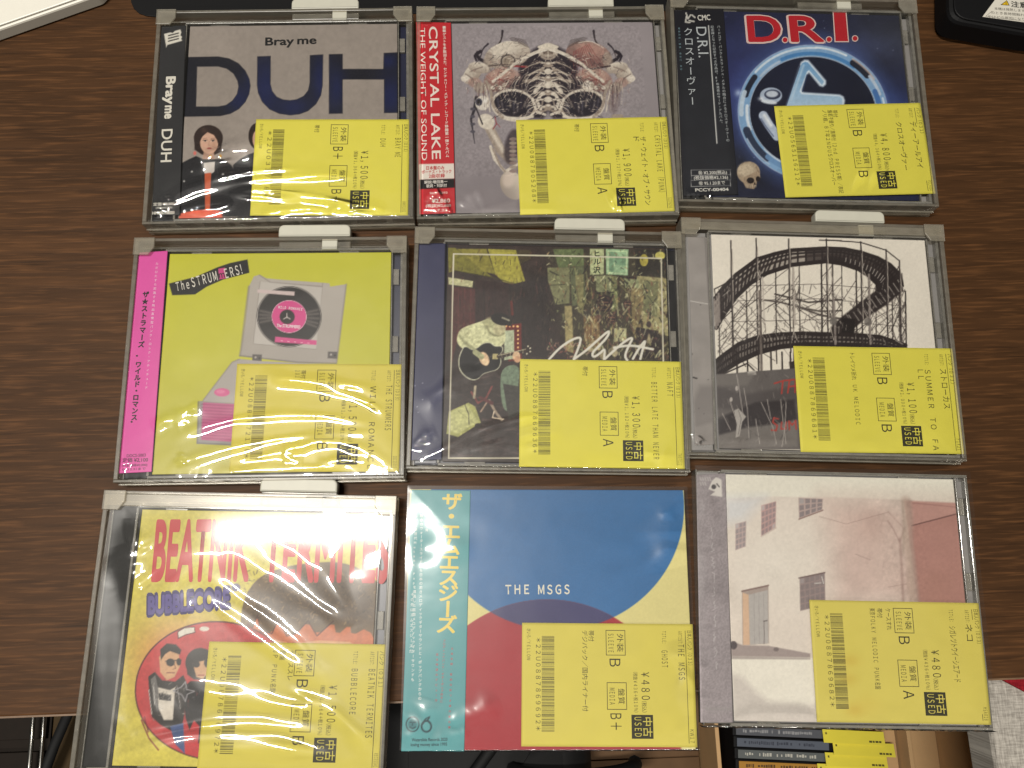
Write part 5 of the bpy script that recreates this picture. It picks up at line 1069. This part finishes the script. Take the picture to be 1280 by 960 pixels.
tr = empty('tray', (0, 0, 0)); tr.name = 'plastic_tray'; tag(tr, 'off-white plastic tray corner beyond the left of the discs', 'tray')
Pt = rounded([at(-200,108,9), at(-10,40,9), at(122,-6,9), at(170,-60,9), at(-200,-60,9)], 5)
area = sum(Pt[i-1][0]*Pt[i][1]-Pt[i][0]*Pt[i-1][1] for i in range(len(Pt)))
if area < 0: Pt = Pt[::-1]
M_OFFW = solid('off_white_plastic', (206, 202, 190), .45, .5, .04)
mb = MB(); mb.prism(Pt, .2, 9, 1.2); mb.build('base', M_OFFW, tr)
ctr = np.mean(Pt, 0); Pi = [ctr+(np.array(p)-ctr)*.93 for p in Pt]
mb = MB(); mb.prism(Pi, 9.02, 10.4, .5); mb.build('raised_panel', solid('pale_plastic', (222, 219, 208), .4, .5, .03), tr)

# cardboard box on the floor, filled with discs on their edge
M_CARD = solid('corrugated_cardboard', (196, 160, 116), .8, .2, .08, 4); M_CARDIN = solid('cardboard_inside', (150, 116, 78), .85, .2, .1, 4)
ZX = -430.0
bx = empty('cardboard_box', (0, 0, 0)); tag(bx, 'open brown cardboard box full of discs beneath the desk edge', 'box')
g0 = at(893, 905, ZX); g1 = at(1217, 905, ZX); yb = at(900, 870, ZX)[1]+30; X0, X1 = g0[0], g1[0]; Y0 = yb-330
FLR = -720
mb = MB(); mb.box(X0, Y0, FLR+.5, X0+4, yb, ZX, .6); mb.build('side_panel', M_CARD, bx)
mb = MB(); mb.box(X1-4, Y0, FLR+.5, X1, yb, ZX, .6); mb.build('side_panel', M_CARD, bx)
mb = MB(); mb.box(X0+4.1, yb-4, FLR+.5, X1-4.1, yb, ZX, .6); mb.build('back_panel', M_CARD, bx)
mb = MB(); mb.box(X0+4.1, Y0, FLR+.5, X1-4.1, Y0+4, ZX, .6); mb.build('front_panel', M_CARD, bx)
mb = MB(); mb.box(X0+4.1, Y0+4.1, FLR+.6, X1-4.1, yb-4.1, FLR+4); mb.build('bottom_panel', M_CARDIN, bx)
xd = at(1128, 930, ZX-20)[0]; xt = at(1070, 930, ZX-20)[0]
mb = MB(); mb.box(xt+8, Y0+4.2, ZX-36, xd-2, yb-4.2, ZX-30, .4); mb.box(xd+26, Y0+4.2, ZX-76, X1-4.3, yb-4.2, ZX-70, .4); mb.build('inner_flap', M_CARD, bx)
mb = MB(); mb.box(xd, Y0+4.2, FLR+5, xd+4, yb-4.2, ZX-8, .5); mb.build('divider', M_CARD, bx)
SPC = [((84,86,92),(150,150,152)),((86,92,104),(56,60,72)),((92,96,96),(180,178,168)),((168,122,48),(80,56,30)),((150,150,146),(90,90,90)),((50,50,54),(140,140,140)),((92,60,56),(180,170,160))]
LB = ['disc with a slate spine stored highest in the cardboard box','disc with a blue-grey spine stored in the cardboard box','disc with a grey spine and pale lettering stored in the cardboard box','disc with a mustard yellow spine stored in the cardboard box','disc with a bright silver spine stored lowest in the cardboard box']
xl = at(918, 930, ZX-10)[0]; xr = at(1012, 925, ZX-10)[0]
M_SPINES = []
for k in range(5):
    ytop = at(960, 904+14.5*k, ZX-8)[1]
    d = empty('boxed_disc', (xl, ytop, ZX-8), math.radians(-4.5)); tag(d, LB[k], 'cd', 'discs filed in the cardboard box')
    c1, c2 = SPC[k]
    mb = MB(); mb.box(0, -10.6, -136, 142, -.2, -2.2, .5); mb.build('case', [M_BLACKTRAY], d)
    mb = MB(); mb.box(-1.2, -11.2, -136, 143.2, .1, -2.3, .5); mb.build('clear_cover', [M_EDGE], d) if False else None
    sp = MB(); n = 96; L_ = 96
    r = np.random.RandomState(60+k)
    sp.prism([(3, -9.6), (L_, -9.6), (L_, -1.6), (3, -1.6)], -2.1, -.6, .2, c1)
    u = 10.0
    while u < L_-14:
        w = r.uniform(.8, 2.4)
        if r.rand() < .78: h0, h1 = r.uniform(-7.2, -6.2), r.uniform(-4.6, -3.6); sp.quad((u, h0), (u+w, h0), (u+w, h1), (u, h1), -.55, c2)
        u += w+r.uniform(.5, 1.0)
    sp.build('spine', M_PRINT, d)
    tg = MB(); tx = L_-6+6*((k*2) % 3)-k*3
    P3 = [(tx, -.4, 1.0), (tx+62, -.4, 1.2), (tx+62, -12.4, 4.4), (tx, -12.4, 4.2)]
    tg.add(P3, [(3, 2, 1, 0)], (226, 212, 72)); tg.add([(x, y, z-.3) for x, y, z in P3], [(0, 1, 2, 3)], (200, 186, 60))
    tg.add([(tx, -12.4, 4.2), (tx+62, -12.4, 4.4), (tx+62, -13.0, -30), (tx, -13.0, -30)], [(3, 2, 1, 0)], (220, 206, 70))
    for j, (uu, ww) in enumerate(((2.5, 1.6), (46, 3), (49.6, 2), (52.4, 3), (56, 2.4))): 
        y1 = -8.8 if j else -3; tg.add([(tx+uu, y1, 3.5 if j else 1.9), (tx+uu+ww, y1, 3.5 if j else 1.9), (tx+uu+ww, y1-1.8, 4.0 if j else 2.4), (tx+uu, y1-1.8, 4.0 if j else 2.4)], [(3, 2, 1, 0)], (90, 84, 40))
    tg.build('price_tag', M_LABEL, d)

# woven grey seat at the lower right, red cloth behind it
def weave(name, c1, c2, scale):
    m, nt, out = mat(name); L = nt.links.new
    p = N(nt, 'ShaderNodeBsdfPrincipled'); L(p.outputs[0], out.inputs[0]); p.inputs['Roughness'].default_value = .9; p.inputs['Specular IOR Level'].default_value = .15
    tc = N(nt, 'ShaderNodeTexCoord'); hs = []
    for sc in ((scale, scale*.12, 1), (scale*.12, scale, 1)):
        mp = N(nt, 'ShaderNodeMapping'); mp.inputs['Scale'].default_value = sc; L(tc.outputs['Object'], mp.inputs[0])
        n = N(nt, 'ShaderNodeTexNoise'); n.inputs['Scale'].default_value = 1; n.inputs['Detail'].default_value = 3; L(mp.outputs[0], n.inputs['Vector']); hs.append(n.outputs[0])
    ad = N(nt, 'ShaderNodeMath', operation='ADD'); L(hs[0], ad.inputs[0]); L(hs[1], ad.inputs[1])
    mr = N(nt, 'ShaderNodeMapRange'); mr.inputs[1].default_value = .75; mr.inputs[2].default_value = 1.25; L(ad.outputs[0], mr.inputs[0])
    x = N(nt, 'ShaderNodeMix', data_type='RGBA'); L(mr.outputs[0], x.inputs[0]); x.inputs[6].default_value = (*(lin(c1)*ALB), 1); x.inputs[7].default_value = (*(lin(c2)*ALB), 1); L(x.outputs[2], p.inputs['Base Color'])
    b_ = N(nt, 'ShaderNodeBump'); b_.inputs['Strength'].default_value = .5; b_.inputs['Distance'].default_value = .01; L(mr.outputs[0], b_.inputs['Height']); L(b_.outputs[0], p.inputs['Normal'])
    return m
M_LINEN = weave('grey_linen', (150, 144, 136), (200, 194, 184), 90)
ZS = -230.0
st_ = empty('stool', (0, 0, 0)); tag(st_, 'stool with a grey woven seat beside the cardboard box', 'stool')
c0_ = at(1236, 850, ZS); c1_ = at(1228, 960, ZS)
P = rounded([(c0_[0]-2, c1_[1]-250), (c0_[0]+330, c1_[1]-250), (c0_[0]+330, c0_[1]+4), (c0_[0]+46, c0_[1]+3), (c0_[0]-4, c0_[1]+2)], 7, 6)
def cushion(P, z0, z1, name, m, par):
    mb = MB(); mb.prism(P, z0, z1, 5); o = mb.build(name, m, par, smooth=False); return o
cushion(P, ZS-40, ZS, 'seat', M_LINEN, st_)
M_STEEL = solid('chromed_steel', (190, 188, 182), .25, .6, .05, metal=1)
cx, cy = np.mean(P, 0)
for sx in (-1, 1):
    for sy in (-1, 1):
        mb = MB(); mb.tube([(cx+sx*130, cy+sy*100, ZS-39), (cx+sx*150, cy+sy*120, FLR+1)], 8, 10); mb.build('leg', M_STEEL, st_, smooth=True)
P = px_poly([(1252,851),(1300,866),(1330,845),(1300,836),(1256,843)], ZS+1.5)
rc = MB(); gx = 14
base = [at(1240, 836, ZS+2), at(1330, 846, ZS+2)]
w0 = at(1248, 852, ZS+3); 
Pc = rounded([at(1253,850,ZS+4), at(1310,880,ZS+4), at(1340,840,ZS+4), at(1290,822,ZS+4), at(1250,832,ZS+4)], 3, 5)
area = sum(Pc[i-1][0]*Pc[i][1]-Pc[i][0]*Pc[i-1][1] for i in range(len(Pc)))
if area < 0: Pc = Pc[::-1]
rc.prism(Pc, ZS+.3, ZS+5, 1.2)
tag(rc.build('folded_cloth', weave('red_cloth', (120, 20, 30), (160, 34, 44), 90)), 'dark red folded cloth on the grey woven seat', 'cloth')

# the dark space under the near edge
M_BAG = solid('black_nylon', (14, 14, 15), .7, .3, .3, 30); M_TAN = solid('brown_board', (96, 70, 44), .7, .3, .2, 5)
bag = empty('rucksack', (0, 0, 0)); tag(bag, 'black rucksack standing on the floor under the middle of the desk', 'rucksack')
bz_ = -420
p0, p1 = at(470, 900, bz_), at(745, 990, bz_)
Pb = rounded([(p0[0], p1[1]-160), (p1[0], p1[1]-160), (p1[0], p0[1]+40), (p0[0], p0[1]+40)], 40, 8)
mb = MB(); mb.prism(Pb, FLR+.5, bz_, 30); mb.build('body', M_BAG, bag, smooth=True)
hx, hy = p1[0]-20, at(700, 950, bz_)[1]
mb = MB(); mb.tube([(hx-60+60*(1-math.cos(t)), hy-6, bz_-4+46*math.sin(t)) for t in np.linspace(0, math.pi, 14)], 7, 8); mb.build('handle', M_BAG, bag, smooth=True)
mb = MB(); mb.tube([(p0[0]+30, p1[1]-120, bz_-10), (p0[0]+60, p1[1]-20, bz_+2), (p0[0]+120, p0[1]-20, bz_+3), (p0[0]+170, p0[1]+30, bz_-6)], 6, 8); mb.build('strap', M_BAG, bag, smooth=True)
bd = empty('board', (0, 0, 0)); bd.name = 'brown_carton'; tag(bd, 'plain brown carton on the floor behind the black rucksack', 'carton')
q0, q1 = at(640, 915, -500), at(880, 1010, -500)
mb = MB(); mb.box(q0[0], q1[1]-60, FLR+.5, q1[0], q0[1]+80, -502, 1); mb.build('body', M_TAN, bd)
for sg in (0, 1):
    ym = (q1[1]-60+q0[1]+80)/2; y0_, y1_ = (q1[1]-59, ym-.6) if sg else (ym+.6, q0[1]+79)
    mb = MB(); mb.box(q0[0]+1, y0_, -501.9, q1[0]-1, y1_, -499, .5); mb.build('flap', M_TAN, bd)
# shelf unit with chromed rods at the lower left
su = empty('shelf_unit', (0, 0, 0)); tag(su, 'dark slatted shelf unit with chromed rods under the left of the desk', 'shelf')
zs = -330
a0, a1 = at(-60, 890, zs), at(118, 1000, zs)
xm = at(58, 930, zs)[0]
mb = MB(); mb.box(a0[0], a1[1]-120, zs-18, xm, a0[1]+60, zs-6, .8)
for k in range(9): mb.box(a0[0], a1[1]-110+k*32, zs-5.9, xm-2, a1[1]-88+k*32, zs-1, .6)
mb.build('slatted_shelf', solid('dark_stained_wood', (26, 18, 11), .7, .2, .3, 12), su)
mb = MB(); mb.box(xm+6, a1[1]-120, FLR+.5, at(106, 930, zs)[0], a0[1]+60, zs+4, 1.0); mb.build('side_panel', solid('olive_brown_board', (66, 52, 32), .8, .2, .2, 8), su)
for u0, u1, rr_ in ((41, 37, 1.9), (54, 51, 1.5)):
    A, B = at(u0, 890, zs+12), at(u1, 975, zs+12); mb = MB(); mb.tube([(A[0], A[1]+40, zs+12), (B[0], B[1]-60, zs+12)], rr_, 10); mb.build('rod', M_STEEL, su, smooth=True)
A, B = at(88, 890, zs+22), at(50, 975, zs+22)
mb = MB(); mb.tube([(A[0]+8, A[1]+30, zs+18), tuple((A+B)/2)+(zs+24,), (B[0]-10, B[1]-30, zs+16)], 4.5, 8)
tag(mb.build('black_cable', M_BAG, None, smooth=True), 'thick black cable lying slantwise over the shelf unit', 'cable')
